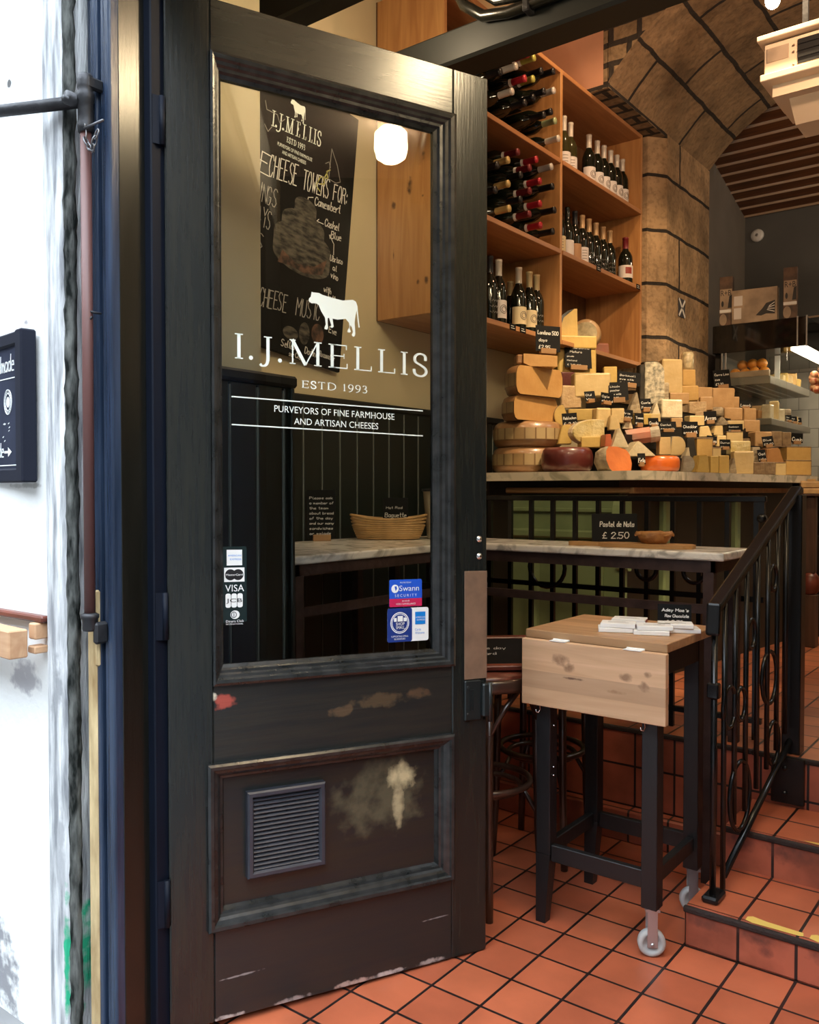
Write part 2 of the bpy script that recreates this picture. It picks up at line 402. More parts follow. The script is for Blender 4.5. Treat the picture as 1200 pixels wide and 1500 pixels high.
M['barewood'] = mat('bare_pale_wood', (0.72,0.55,0.30), 0.8, var=0.6, vscale=20, col2=(0.30,0.19,0.08), stretch=(1,1,0.25), bump=0.5)
M['beech'] = wood('oiled_beech_block', (0.60,0.36,0.185), (0.44,0.235,0.11), 'x', 0.42, 7, plank=(1, 0.062))
M['beechleaf'] = wood('oiled_beech_leaf', (0.66,0.42,0.25), (0.52,0.31,0.17), 'x', 0.45, 7, plank=(2, 0.052))
patches(M['beechleaf'], [(0.13,0.145,0.030,0.018,(0.30,0.165,0.09)), (0.155,0.125,0.020,0.016,(0.28,0.15,0.08)), (0.33,0.12,0.025,0.012,(0.32,0.18,0.10)), (0.385,0.10,0.018,0.016,(0.27,0.15,0.085)), (0.395,0.135,0.014,0.010,(0.30,0.17,0.09)), (0.17,0.095,0.035,0.004,(0.12,0.06,0.035)), (0.30,0.075,0.03,0.006,(0.34,0.19,0.10))], 0.6, 60)
M['blackwood'] = mat('black_stained_wood', (0.0085,0.0088,0.0098), 0.42, bump=0.1, bscale=50, stretch=(4,4,0.4))
M['bentwood'] = mat('dark_bentwood', (0.055,0.025,0.016), 0.28, var=0.4, vscale=12, coat=0.3)
M['mahog'] = mat('worn_mahogany', (0.16,0.035,0.018), 0.35, var=0.5, vscale=14, stretch=(0.3,2,2))
M['darkpost'] = mat('brown_post_wood', (0.085,0.042,0.024), 0.45, var=0.4, vscale=12, stretch=(3,3,0.3))
M['planks'] = wood('stained_ceiling_planks', (0.17,0.065,0.024), (0.075,0.028,0.012), 'x', 0.35, 6)
M['plankgap'] = mat('pale_plank_bead', (0.50,0.36,0.24), 0.35)
M['marble'] = marble('white_veined_marble', (0.80,0.77,0.70), (0.42,0.40,0.36))
M['marble_old'] = marble('aged_cream_marble', (0.66,0.58,0.44), (0.36,0.33,0.24))
M['slate'] = mat('chalkboard_black', (0.0030,0.0033,0.0037), 0.6, var=0.4, vscale=5, col2=(0.0055,0.0055,0.006), spec=0.15)
M['signblue'] = mat('blue_black_sign_board', (0.034,0.040,0.068), 0.8, var=0.3, vscale=6, spec=0.12)
M['signframe'] = mat('black_sign_frame', (0.014,0.016,0.027), 0.7, spec=0.15)
M['chalk'] = mat('white_chalk', (0.78,0.77,0.74), 0.9)
M['chalkdim'] = mat('faint_chalk', (0.28,0.275,0.26), 0.9)
M['chalkgrey'] = mat('chalk_drawing_grey', (0.11,0.098,0.078), 0.9, var=0.9, vscale=22, col2=(0.010,0.009,0.008), stretch=(1,1,3))
M['chalkred'] = mat('chalk_drawing_red', (0.15,0.075,0.05), 0.9, var=0.9, vscale=35, col2=(0.02,0.015,0.012))
M['chalkyellow'] = mat('chalk_drawing_yellow', (0.5,0.48,0.16), 0.9)
M['decal'] = mat('white_vinyl_lettering', (0.82,0.90,0.86), 0.5)
M['white'] = mat('white_vinyl', (0.85,0.87,0.87), 0.4)
M['blackink'] = mat('black_ink', (0.01,0.01,0.012), 0.5)
M['stickblue'] = mat('bright_blue_sticker', (0.02,0.10,0.62), 0.35)
M['sticknavy'] = mat('navy_sticker', (0.015,0.04,0.22), 0.35)
M['stickred'] = mat('crimson_sticker', (0.55,0.02,0.09), 0.35)
M['stickcyan'] = mat('cyan_blue_sticker', (0.01,0.22,0.70), 0.35)
M['tape'] = mat('clear_sticker_film', (0.012,0.022,0.022), 0.2)
M['brass'] = mat('dull_brown_push_plate', (0.30,0.19,0.125), 0.55, 0.35, var=0.3, vscale=16, bump=0.1, bscale=200)
M['lock'] = mat('painted_lock_case', (0.018,0.023,0.024), 0.3, 0.2)
M['vent'] = mat('grey_purple_vent_plastic', (0.040,0.042,0.055), 0.4, var=0.25, vscale=20)
M['glass'] = glass_mat('door_window_glass')
M['caseglass'] = glass_mat('display_case_glass')
M['bottle'] = mat('dark_green_wine_glass', (0.006,0.008,0.005), 0.06, spec=0.7)
M['bottle_l'] = mat('olive_wine_glass', (0.035,0.032,0.010), 0.06, spec=0.7)
for k, c in dict(white=(0.62,0.58,0.5), cream=(0.58,0.47,0.26), gold=(0.50,0.36,0.14), red=(0.42,0.02,0.035), darkred=(0.16,0.015,0.02), silver=(0.55,0.52,0.48), black=(0.012,0.012,0.014), yg=(0.48,0.47,0.10), green=(0.35,0.42,0.22), tan=(0.50,0.33,0.17)).items():
    M['cap_'+k] = mat(k+'_capsule_foil', c, 0.35, 0.15)
M['label_w'] = mat('white_paper_label', (0.68,0.65,0.64), 0.6)
M['label_c'] = mat('cream_paper_label', (0.62,0.52,0.32), 0.6)
M['label_ink'] = mat('grey_label_print', (0.20,0.18,0.16), 0.6)
M['label_red'] = mat('dark_red_label_print', (0.25,0.03,0.02), 0.6)
M['label_brown'] = mat('brown_card_label', (0.42,0.24,0.12), 0.6)
def cheese(name, c, c2, rough=0.45, coat=0.1, sc=14, bump=0.12):
    m = mat(name, c, rough, var=0.5, vscale=sc, col2=c2, bump=bump, bscale=60, coat=coat)
    b = m.node_tree.nodes['Principled BSDF']
    return m
CH = {}
CH['pale'] = cheese('pale_hard_cheese', (0.66,0.50,0.25), (0.58,0.42,0.19))
CH['gold'] = cheese('golden_hard_cheese', (0.60,0.38,0.13), (0.52,0.32,0.10))
CH['tan'] = cheese('tan_waxed_cheese', (0.52,0.33,0.16), (0.42,0.25,0.11))
CH['yellow'] = cheese('yellow_cheese', (0.62,0.43,0.13), (0.52,0.35,0.10))
CH['white'] = cheese('white_wrapped_cheese', (0.72,0.64,0.46), (0.60,0.50,0.33), 0.3, 0.8, 18, 0.35)
CH['wrap'] = cheese('shrink_wrapped_cheese', (0.58,0.42,0.24), (0.46,0.31,0.17), 0.25, 1.0, 20, 0.5)
CH['stone'] = cheese('mottled_grey_rind', (0.44,0.36,0.24), (0.22,0.17,0.11), 0.7, 0, 26, 0.6)
CH['brown'] = cheese('brown_cheese_rind', (0.28,0.19,0.10), (0.16,0.10,0.055), 0.65, 0, 24, 0.5)
CH['grey'] = cheese('grey_natural_rind', (0.46,0.42,0.34), (0.33,0.29,0.22), 0.7, 0, 26, 0.4)
CH['orangebrown'] = cheese('amber_cheese', (0.44,0.22,0.08), (0.36,0.17,0.06))
CH['orange'] = cheese('orange_wax_rind', (0.72,0.165,0.025), (0.60,0.12,0.02), 0.28, 0.5, 10, 0.05)
CH['orangecut'] = cheese('orange_cut_cheese', (0.62,0.19,0.055), (0.50,0.14,0.04))
CH['smear'] = cheese('pink_orange_washed_rind', (0.58,0.16,0.085), (0.33,0.20,0.15), 0.45, 0.2, 9)
CH['darkred'] = cheese('dark_red_wax_rind', (0.115,0.022,0.018), (0.085,0.016,0.014), 0.35, 0.3, 8, 0.05)
CH['black'] = cheese('black_wax_rind', (0.018,0.016,0.014), (0.05,0.042,0.032), 0.4, 0.2)
CH['bloom'] = cheese('ridged_white_bloom', (0.66,0.57,0.33), (0.52,0.38,0.13), 0.5, 0.5, 12, 0.5)
CH['blue'] = cheese('blue_veined_cheese', (0.56,0.49,0.36), (0.17,0.16,0.12), 0.55, 0.1, 40, 0.5)
CH['gouda'] = cheese('amber_aged_cheese', (0.56,0.32,0.115), (0.47,0.25,0.08), 0.4, 0.3, 10)
CH['goudarind'] = cheese('brown_glossy_rind', (0.34,0.185,0.085), (0.24,0.12,0.05), 0.35, 0.6, 10)
CH['label'] = cheese('printed_paper_wrap', (0.66,0.56,0.34), (0.36,0.30,0.18), 0.35, 0.5, 30)
CH['redrind'] = cheese('red_cheese_wedge', (0.50,0.13,0.06), (0.4,0.1,0.05), 0.4, 0.4)
CH['redlabel'] = cheese('maroon_label', (0.10,0.018,0.015), (0.07,0.014,0.012))
M['band'] = tiles('printed_cheese_band', (0.50,0.38,0.20), (0.30,0.19,0.085), (0.20,0.115,0.05), 0.052, 0.08, 0.004, 0.4, offset=0.0, grime=0.55, bump=0.02, bias=0.0)
M['holder'] = wood('small_wood_card_holder', (0.40,0.23,0.10), (0.30,0.16,0.07), 'x', 0.5, 8)
M['cane'] = mat('honey_cane', (0.60,0.37,0.155), 0.45, var=0.3, vscale=20)
M['enamel'] = mat('cream_enamel', (0.66,0.60,0.44), 0.25)
M['enameldark'] = mat('dark_enamel_rim', (0.05,0.05,0.055), 0.3)
M['green'] = mat('sage_green_counter_paint', (0.25,0.335,0.16), 0.4, var=0.25, vscale=5)
M['darkgreen'] = mat('dark_counter_front', (0.035,0.028,0.018), 0.45, var=0.3, vscale=6)
M['trimwood'] = wood('counter_trim_wood', (0.34,0.20,0.09), (0.24,0.13,0.055), 'x', 0.4, 7)
M['pastry'] = mat('glazed_pastry', (0.48,0.23,0.075), 0.35, var=0.6, vscale=40, col2=(0.30,0.12,0.035), bump=0.5, bscale=60)
M['paperbox'] = mat('white_card_box', (0.84,0.84,0.83), 0.4)
M['paperred'] = mat('maroon_box_edge', (0.30,0.08,0.09), 0.5)
M['ac'] = mat('cream_metal_casing', (0.72,0.58,0.42), 0.45)
M['acdark'] = mat('grille_black', (0.006,0.006,0.006), 0.6)
M['blackglass'] = mat('black_gloss_canopy', (0.010,0.010,0.010), 0.06, spec=0.7)
M['stainless'] = mat('brushed_shelf_steel', (0.30,0.285,0.25), 0.35, 0.5)
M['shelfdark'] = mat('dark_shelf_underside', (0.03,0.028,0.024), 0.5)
M['fruit'] = mat('orange_peel', (0.70,0.27,0.04), 0.4, bump=0.2, bscale=150)
M['lamp_on'] = mat('lit_bulb', (1,0.9,0.7), 0.5, emit=(1.0,0.80,0.52), estr=28)
M['lamp_bright'] = mat('bright_opal_glass', (1,0.92,0.8), 0.4, emit=(1.0,0.78,0.46), estr=95)
M['lamp_shade'] = mat('glowing_opal_glass', (1,0.92,0.8), 0.4, emit=(1.0,0.80,0.50), estr=40)
M['strip_on'] = mat('lit_display_strip', (1,0.9,0.7), 0.5, emit=(1.0,0.84,0.58), estr=9)
M['amber'] = mat('salt_tan', (0.5,0.3,0.15), 0.5)
M['stick_flag'] = mat('flag_blue_black', (0.03,0.035,0.05), 0.5)
M['street'] = tiles('street_paving', (0.20,0.20,0.20), (0.16,0.16,0.165), (0.07,0.07,0.07), 0.6, 0.4, 0.008, 0.8, offset=0.5)
M['oldstone'] = tiles('street_sandstone', (0.17,0.15,0.125), (0.13,0.115,0.10), (0.07,0.065,0.06), 0.7, 0.32, 0.01, 0.9, offset=0.5)
M['boxprint'] = mat('brown_carton_print', (0.16,0.09,0.055), 0.5, var=0.7, vscale=16, col2=(0.05,0.03,0.02))
M['carton'] = mat('cream_carton', (0.45,0.34,0.24), 0.5, var=0.4, vscale=10)
M['yellowpaint'] = mat('worn_yellow_edge_paint', (0.80,0.55,0.13), 0.5)

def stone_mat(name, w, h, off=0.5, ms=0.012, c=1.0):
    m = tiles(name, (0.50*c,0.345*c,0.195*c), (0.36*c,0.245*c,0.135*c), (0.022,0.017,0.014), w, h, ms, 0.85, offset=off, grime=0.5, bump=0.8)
    nt = m.node_tree; b = nt.nodes['Principled BSDF']
    tc = N(nt, 'ShaderNodeTexCoord'); no = N(nt, 'ShaderNodeTexNoise'); no.inputs['Scale'].default_value = 16; no.inputs['Detail'].default_value = 8
    nt.links.new(tc.outputs['Object'], no.inputs['Vector'])
    bu = N(nt, 'ShaderNodeBump'); bu.inputs['Strength'].default_value = 0.7; bu.inputs['Distance'].default_value = 0.03
    n3 = N(nt, 'ShaderNodeTexNoise'); n3.inputs['Scale'].default_value = 38; n3.inputs['Detail'].default_value = 6
    nt.links.new(tc.outputs['Object'], n3.inputs['Vector'])
    r3 = N(nt, 'ShaderNodeValToRGB'); r3.color_ramp.elements[0].position = 0.36; r3.color_ramp.elements[1].position = 0.52
    r3.color_ramp.elements[0].color = (0.42,0.40,0.38,1); r3.color_ramp.elements[1].color = (1.06,1.06,1.06,1)
    nt.links.new(n3.outputs['Fac'], r3.inputs['Fac'])
    m3 = N(nt, 'ShaderNodeMix', data_type='RGBA', blend_type='MULTIPLY'); m3.inputs['Factor'].default_value = 0.42
    nt.links.new(b.inputs['Base Color'].links[0].from_socket, m3.inputs['A']); nt.links.new(r3.outputs['Color'], m3.inputs['B']); nt.links.new(m3.outputs['Result'], b.inputs['Base Color'])
    old = b.inputs['Normal'].links[0].from_socket
    nt.links.new(no.outputs['Fac'], bu.inputs['Height']); nt.links.new(old, bu.inputs['Normal']); nt.links.new(bu.outputs['Normal'], b.inputs['Normal'])
    uvn = [n for n in nt.nodes if n.type == 'UVMAP'][0]; br = [n for n in nt.nodes if n.type == 'TEX_BRICK'][0]
    wob = N(nt, 'ShaderNodeTexNoise'); wob.inputs['Scale'].default_value = 5; wob.inputs['Detail'].default_value = 3
    nt.links.new(uvn.outputs['UV'], wob.inputs['Vector'])
    sc = N(nt, 'ShaderNodeVectorMath', operation='MULTIPLY_ADD'); nt.links.new(wob.outputs['Color'], sc.inputs[0]); sc.inputs[1].default_value = (0.03,0.03,0); nt.links.new(uvn.outputs['UV'], sc.inputs[2])
    nt.links.new(sc.outputs[0], br.inputs['Vector'])
    return m
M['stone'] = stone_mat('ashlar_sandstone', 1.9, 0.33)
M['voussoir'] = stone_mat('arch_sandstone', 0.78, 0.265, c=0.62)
M['rubblestone'] = mat('dark_rubble_edge', (0.10,0.07,0.045), 0.9, var=0.7, vscale=14, bump=0.8, bscale=30)
M['rubble'] = stone_mat('dark_rubble_stone', 0.16, 0.10, 0.37, 0.016, c=0.5)

# ---------------------------------------------------------------- hand lettering (single strokes) and serif lettering
_F = {
'A':'00 49 80|23 63','B':'00 09 59 77 55 05|55 72 50 00','C':'77 59 29 06 03 20 50 72','D':'00 09 49 76 73 40 00','E':'79 09 00 70|05 55','F':'79 09 00|05 55',
'G':'77 59 29 06 03 20 50 72 74 44','H':'00 09|70 79|05 75','I':'30 39','J':'59 52 30 10 02','K':'09 00|79 04 70','L':'09 00 60','M':'00 09 44 89 80','N':'00 09 70 79',
'O':'29 06 03 20 50 73 76 59 29','P':'00 09 59 77 55 04','Q':'29 06 03 20 50 73 76 59 29|42 80','R':'00 09 59 77 55 05|45 70','S':'78 59 29 07 25 54 72 50 20 01','T':'09 89|49 40',
'U':'09 02 20 50 72 79','V':'09 40 89','W':'09 20 45 60 89','X':'00 79|09 70','Y':'09 45 89|45 40','Z':'09 79 00 70',
'a':'55 50|54 35 15 03 01 10 30 52','b':'09 00|04 25 45 53 51 40 10 01','c':'54 35 15 03 01 10 40 51','d':'59 50|53 35 15 03 01 10 30 52','e':'03 53 45 15 03 01 10 50','f':'49 29 17 10|05 35',
'g':'55 5b|54 35 15 03 01 10 30 52|5b 3c 0b','h':'09 00|03 25 45 53 50','i':'15 10|17 18','j':'25 2b 0c|27 28','k':'09 00|55 02 50','l':'19 11 30','m':'05 00|03 25 33 30|33 55 63 60',
'n':'05 00|03 25 45 53 50','o':'15 03 01 10 40 52 53 35 15','p':'05 0c|04 25 45 53 51 40 10','q':'55 5c|54 35 15 03 01 10 30 52','r':'05 00|03 25 45','s':'54 35 15 03 42 41 30 00',
't':'29 21 40|06 46','u':'05 01 20 40 52|55 50','v':'05 30 55','w':'05 20 33 40 65','x':'00 55|05 50','y':'05 20|55 1c','z':'05 55 00 50',
'0':'29 06 03 20 50 73 76 59 29','1':'17 39 30','2':'07 29 59 77 00 70','3':'08 29 59 77 45 72 50 20 01','4':'60 69 03 83','5':'79 09 05 55 73 50 10 01','6':'69 25 02 20 50 72 54 14',
'7':'09 79 20','8':'45 27 29 59 57 45 72 50 20 02 45','9':'75 25 07 29 59 77 75 50','£':'68 49 27 20|00 70|04 54','.':'10 11',':':'11 12|15 16',"'":'39 37','-':'14 54','&':'70 27 29 49 47 02 10 30 63','%':'00 79'}
def _dg(ch): return -2.0 if ch == 'b' else -3.0 if ch == 'c' else float(ch)
def strokes(text):
    """list of polylines, cap height 1, and total width"""
    out = []; x = 0.0
    for ch in text:
        if ch == ' ': x += 0.55; continue
        g = _F.get(ch)
        if g is None: x += 0.4; continue
        mx = 0
        for pl in g.split('|'):
            pts = [(_dg(p[0])/9.0, _dg(p[1])/9.0) for p in pl.split()]
            mx = max(mx, max(p[0] for p in pts)); out.append([(x+p[0], p[1]) for p in pts])
        x += mx + 0.26
    return out, max(x-0.26, 0.01)
def handwrite(mb, text, x, z, h, y=-0.0006, width=None, w=None, slant=0.08, jit=0.05, rise=0.0, align='l'):
    """chalk writing in local x/z on a face looking to -y"""
    st, W = strokes(text)
    sx = (width / W) if width else h*0.82
    w = w or h*0.10
    x0 = x - (W*sx/2 if align == 'c' else W*sx if align == 'r' else 0)
    for pl in st:
        jx = random.uniform(-jit, jit)*h; jz = random.uniform(-jit, jit)*h
        pts = [(x0+p[0]*sx+p[1]*h*slant+jx, z+p[1]*h+jz+rise*p[0]*sx) for p in pl]
        mb.quadstrip(pts, w, y=y)
def smooth(pts, n=6, closed=False):
    P = [Vector((p[0], p[1], 0)) for p in pts]; out = []
    m = len(P)
    for i in range(m if closed else m-1):
        p0 = P[(i-1) % m] if (closed or i > 0) else P[i]; p1 = P[i]; p2 = P[(i+1) % m]; p3 = P[(i+2) % m] if (closed or i+2 < m) else P[(i+1) % m]
        for k in range(n):
            t = k/n
            q = 0.5*((2*p1)+(p2-p0)*t+(2*p0-5*p1+4*p2-p3)*t*t+(3*p1-p0-3*p2+p3)*t**3)
            out.append((q.x, q.y))
    if not closed: out.append((P[-1].x, P[-1].y))
    return out
def nib(mb, pts, x, z, sx, sz, thin, thick, y):
    """stroke whose width grows with its steepness, as in a roman letter"""
    P = [(x+p[0]*sx, z+p[1]*sz) for p in pts]; n = len(P)
    L = []; Rr = []
    for i in range(n):
        a = P[max(i-1, 0)]; b = P[min(i+1, n-1)]; dx, dz = b[0]-a[0], b[1]-a[1]; l = math.hypot(dx, dz) or 1
        w = (thin + (thick-thin)*abs(dz/l)**1.6)/2
        nx, nz = -dz/l, dx/l
        L.append((P[i][0]+nx*w, P[i][1]+nz*w)); Rr.append((P[i][0]-nx*w, P[i][1]-nz*w))
    bm = mb.bm
    va = [bm.verts.new((p[0], y, p[1])) for p in L]; vb = [bm.verts.new((p[0], y, p[1])) for p in Rr]
    for i in range(n-1): bm.faces.new([va[i], va[i+1], vb[i+1], vb[i]])
def serif_text(mb, text, x, z, h, width, y=-0.0006):
    """roman capitals and figures with serifs, laid between x and x+width"""
    adv = {'I':0.42,'J':0.52,'.':0.30,'M':1.14,'E':0.80,'L':0.76,'S':0.66,'T':0.80,'D':0.95,' ':0.45,'1':0.5,'9':0.66,'3':0.62}
    tot = sum(adv[c] for c in text); k = width/tot; cx = x
    tk = (0.135 if h > 0.03 else 0.16)*h*min(1.0, max(0.62, width/(h*len(text)*0.82))); tn = (0.045 if h > 0.03 else 0.075)*h
    def bar(x0, z0, x1, z1): mb.b2(x0, y-0.0002, z0, x1, y+0.0002, z1)
    for c in text:
        w = adv[c]*k; a = cx; cx += w
        if c == ' ': continue
        l = a + w*0.12; r = a + w*0.88
        if c == '.':
            q = smooth([(math.cos(t)*0.085*h, math.sin(t)*0.085*h) for t in [i*PI/4 for i in range(8)]], 2, True)
            mb.prism([(a+w*0.4+p[0], p[1]+z+0.085*h) for p in q], 0.0004, Matrix(((1,0,0,0),(0,0,-1,y),(0,1,0,0),(0,0,0,1))))
            continue
        def stem(xc, z0=0.0, z1=1.0, s0=True, s1=True, t=tk):
            bar(xc-t/2, z+z0*h, xc+t/2, z+z1*h)
            if s0: bar(xc-t/2-0.10*h, z+z0*h, xc+t/2+0.10*h, z+z0*h+tn)
            if s1: bar(xc-t/2-0.10*h, z+z1*h-tn, xc+t/2+0.10*h, z+z1*h)
        if c == 'I': stem((l+r)/2)
        elif c == '1': stem((l+r)/2, t=tk*0.9, s1=False); nib(mb, [(0,0),(0.1,0.06),(0.16,0.12)], (l+r)/2-0.16*h, z+0.84*h, h, h, tn, tn, y)
        elif c == 'J':
            xc = (l+r)/2+0.06*h; stem(xc, 0.02, 1, s0=False)
            nib(mb, smooth([(0.0,0.12),(-0.03,-0.06),(-0.12,-0.17),(-0.26,-0.19),(-0.33,-0.12)]), xc, z, h, h, tn*1.6, tk, y)
        elif c == 'L': stem(l+0.2*h); bar(l+0.2*h, z, r, z+tn); bar(r-tn, z, r, z+0.22*h)
        elif c == 'E':
            stem(l+0.2*h); bar(l+0.2*h, z, r, z+tn); bar(l+0.2*h, z+h-tn, r-0.03*h, z+h); bar(l+0.2*h, z+0.5*h, r-0.14*h, z+0.5*h+tn)
            bar(r-tn, z, r, z+0.22*h); bar(r-0.03*h-tn, z+0.80*h, r-0.03*h, z+h); bar(r-0.14*h-tn, z+0.42*h, r-0.14*h, z+0.62*h)
        elif c == 'T': stem((l+r)/2, s1=False); bar(l, z+h-tn, r, z+h); bar(l, z+0.8*h, l+tn, z+h); bar(r-tn, z+0.8*h, r, z+h)
        elif c == 'M':
            stem(l+0.08*h, t=tn*1.3); stem(r-0.1*h, t=tk); xm = (l+r)/2
            nib(mb, [(0,1),(0.5,0.5),(1,0)], l+0.06*h, z, xm-l-0.06*h, h, tk*1.1, tk*1.1, y); nib(mb, [(0,0),(0.5,0.5),(1,1)], xm, z, r-0.1*h-xm, h, tn*1.2, tn*1.2, y)
        elif c == 'D':
            stem(l+0.16*h); nib(mb, smooth([(0,1-0.02),(0.3,0.97),(0.55,0.75),(0.6,0.5),(0.55,0.25),(0.3,0.03),(0,0.02)], 5), l+0.16*h, z, (r-l-0.16*h)/0.6, h, tn, tk, y)
        elif c == 'S':
            nib(mb, smooth([(0.86,0.70),(0.82,0.90),(0.60,0.98),(0.34,0.96),(0.14,0.82),(0.18,0.62),(0.50,0.50),(0.82,0.36),(0.90,0.18),(0.70,0.03),(0.40,0.01),(0.14,0.10),(0.08,0.30)], 5), l, z, r-l, h, tn*1.8, tk*1.05, y)
        elif c == '9':
            nib(mb, smooth([(0.9,0.62),(0.72,0.42),(0.4,0.40),(0.14,0.55),(0.12,0.78),(0.36,0.97),(0.68,0.95),(0.9,0.75),(0.88,0.45),(0.68,0.15),(0.36,0.0),(0.16,-0.04)], 5), l, z, r-l, h, tn, tk, y)
        elif c == '3':
            nib(mb, smooth([(0.14,0.84),(0.34,0.97),(0.66,0.93),(0.78,0.74),(0.58,0.56),(0.38,0.52),(0.66,0.46),(0.88,0.28),(0.74,0.05),(0.40,-0.02),(0.1,0.06)], 5), l, z, r-l, h, tn, tk, y)
COW = [(0.3684,1.8129),(0.3718,1.8118),(0.388,1.8123),(0.3976,1.8088),(0.4255,1.8043),(0.4537,1.8015),(0.4823,1.8067),(0.4913,1.803),(0.4956,1.7921),(0.4984,1.7631),(0.502,1.738),(0.4988,1.7363),(0.4952,1.761),(0.4931,1.7804),(0.4901,1.7686),(0.4876,1.7487),(0.4894,1.7196),(0.4879,1.7135),(0.4829,1.7117),(0.4793,1.7159),(0.4829,1.7238),(0.4793,1.7364),(0.4757,1.7409),(0.4732,1.7325),(0.4768,1.7241),(0.4732,1.7211),(0.4671,1.722),(0.4678,1.727),(0.4732,1.7357),(0.4714,1.7469),(0.4661,1.7511),(0.4625,1.7556),(0.4395,1.7507),(0.4254,1.7519),(0.4275,1.7386),(0.4288,1.7317),(0.4246,1.728),(0.419,1.7297),(0.4218,1.7348),(0.4177,1.7472),(0.4156,1.7527),(0.4121,1.7513),(0.4121,1.7369),(0.4134,1.7274),(0.4106,1.7223),(0.403,1.723),(0.4037,1.7279),(0.4068,1.7347),(0.4044,1.752),(0.3941,1.7668),(0.3872,1.7819),(0.3803,1.7849),(0.3666,1.7841),(0.3598,1.7887),(0.3615,1.7952),(0.3659,1.7999),(0.3673,1.8064)]
def flat_poly(mb, pts, y):
    from mathutils.geometry import tessellate_polygon
    vs = [mb.bm.verts.new((p[0], y, p[1])) for p in pts]
    for t in tessellate_polygon([[Vector((p[0], p[1], 0)) for p in pts]]):
        try: mb.bm.faces.new([vs[i] for i in t])
        except ValueError: pass
    return mb
def type_text(mb, text, x, z, h, width=None, y=-0.0006, align='l'):
    """printed sans lettering (the built-in face) meshed into mb, cap height h"""
    cu = bpy.data.curves.new('lettering', 'FONT'); cu.body = text; cu.size = h/0.70; cu.resolution_u = 3
    o = bpy.data.objects.new('lettering', cu); COL.objects.link(o)
    dg = bpy.context.evaluated_depsgraph_get(); me = bpy.data.meshes.new_from_object(o.evaluated_get(dg))
    xs = [v.co.x for v in me.vertices] or [0]
    x0, x1 = min(xs), max(xs); k = (width/(x1-x0)) if width and x1 > x0 else 1.0
    W = (x1-x0)*k; off = x - (W/2 if align == 'c' else 0)
    vs = [mb.bm.verts.new((off+(v.co.x-x0)*k, y, z+v.co.y)) for v in me.vertices]
    for p in me.polygons:
        try:
            f = mb.bm.faces.new([vs[i] for i in p.vertices]); f.material_index = mb.mi
        except ValueError: pass
    bpy.data.objects.remove(o); bpy.data.curves.remove(cu); bpy.data.meshes.remove(me)
    return mb
def disc(mb, x, z, rx, rz, y, n=24):
    return flat_poly(mb, [(x+rx*math.cos(2*PI*i/n), z+rz*math.sin(2*PI*i/n)) for i in range(n)], y)
def rrect(mb, x0, z0, x1, z1, r, y, t=0.0004):
    pts = []
    for cx, cz, a in ((x1-r, z0+r, -90), (x1-r, z1-r, 0), (x0+r, z1-r, 90), (x0+r, z0+r, 180)):
        for k in range(5): pts.append((cx+r*math.cos(R(a+22.5*k)), cz+r*math.sin(R(a+22.5*k))))
    return flat_poly(mb, pts, y)

# ================================================================ THE SETTING
LW = -1.62          # left wall plane
M['tile_face'] = tiles('terracotta_face_tile', (0.50,0.135,0.075), (0.40,0.105,0.06), (0.02,0.012,0.012), 0.151, 0.151, 0.0045, 0.4, grime=0.5)
struct('floor', MB().b2(-1.75, -1.30, -0.12, 1.85, 0.70, 0.0), M['tile'])
struct('pavement', MB().b2(-8, -9.5, -0.22, 8, -1.30, -0.03), M['street'])
sb = MB()
sb.b2(0.0, 0.0, 0.0, 1.85, 0.66, 0.115, bev=0.006)
struct('step_one', sb, M['tile_riser'], uvoff=(0, 0, -0.01))
struct('step_one_tread', MB().b2(0.004, 0.016, 0.1140, 1.85, 0.34, 0.1165), M['tile'], uvoff=(0, 0.016, 0))
struct('step_two', MB().b2(0.0, 0.34, 0.110, 1.85, 0.66, 0.240, bev=0.006), M['tile_riser'], uvoff=(0, 0.34, 0.105))
struct('step_two_tread', MB().b2(0.004, 0.356, 0.2390, 1.85, 0.647, 0.2415), M['tile'], uvoff=(0, 0.356, 0))
nb = MB()
for (y, z) in ((0.0, 0.115), (0.34, 0.240), (0.645, 0.41)):
    nb.b2(-0.002, y-0.006, z-0.017, 1.85, y+0.012, z+0.0008, bev=0.005, seg=2)
nb.b2(LW, 0.639, 0.394, 0.0, 0.660, 0.411, bev=0.005, seg=2)
struct('trim_1', nb, M['grout'])
pb = MB(); pb.b2(LW, 0.645, 0.0, 1.85, 6.0, 0.395)
struct('platform_face', pb, M['tile_face'], uvoff=(0.03, 0, 0.118))
struct('floor_upper', MB().b2(LW, 0.648, 0.395, 1.85, 6.0, 0.410), M['tile_upper'], uvoff=(0, 0.648, 0))
pl = MB(); pl.b2(LW, 0.585, 0.0, -0.002, 0.645, 0.118, bev=0.006)
struct('plinth', pl, M['tile_riser'], uvoff=(0.03, 0, -0.01))

# left wall, panelling, window-back box
struct('wall_left', MB().b2(LW-0.12, -1.12, 0.0, LW, 6.0, 4.35), M['cream'])
wb = MB()
y = -0.57
while y < 1.55:
    wb.b2(LW, y+0.003, 0.0, LW+0.018, y+0.107, 1.665, bev=0.004)
    y += 0.11
w_ = struct('wainscot_left', wb, M['panel'])
wb2 = MB(); y = -0.57
while y < 1.6:
    wb2.b2(LW, y-0.0022, 0.02, LW+0.0185, y+0.0022, 1.655); y += 0.11
struct('trim_2', wb2, M['bead'])
struct('trim_3', MB().b2(LW, -0.57, 1.660, LW+0.030, 1.62, 1.692, bev=0.006), M['dark_ledge'])
bx = MB()
bx.b2(LW, -1.12, 0.0, -1.012, -0.582, 1.61)
y = -1.12
while y < -0.60:
    bx.b2(-1.016, y+0.003, 0.0, -1.000, min(y+0.100, -0.570), 1.61, bev=0.004); y += 0.103
x = -1.60
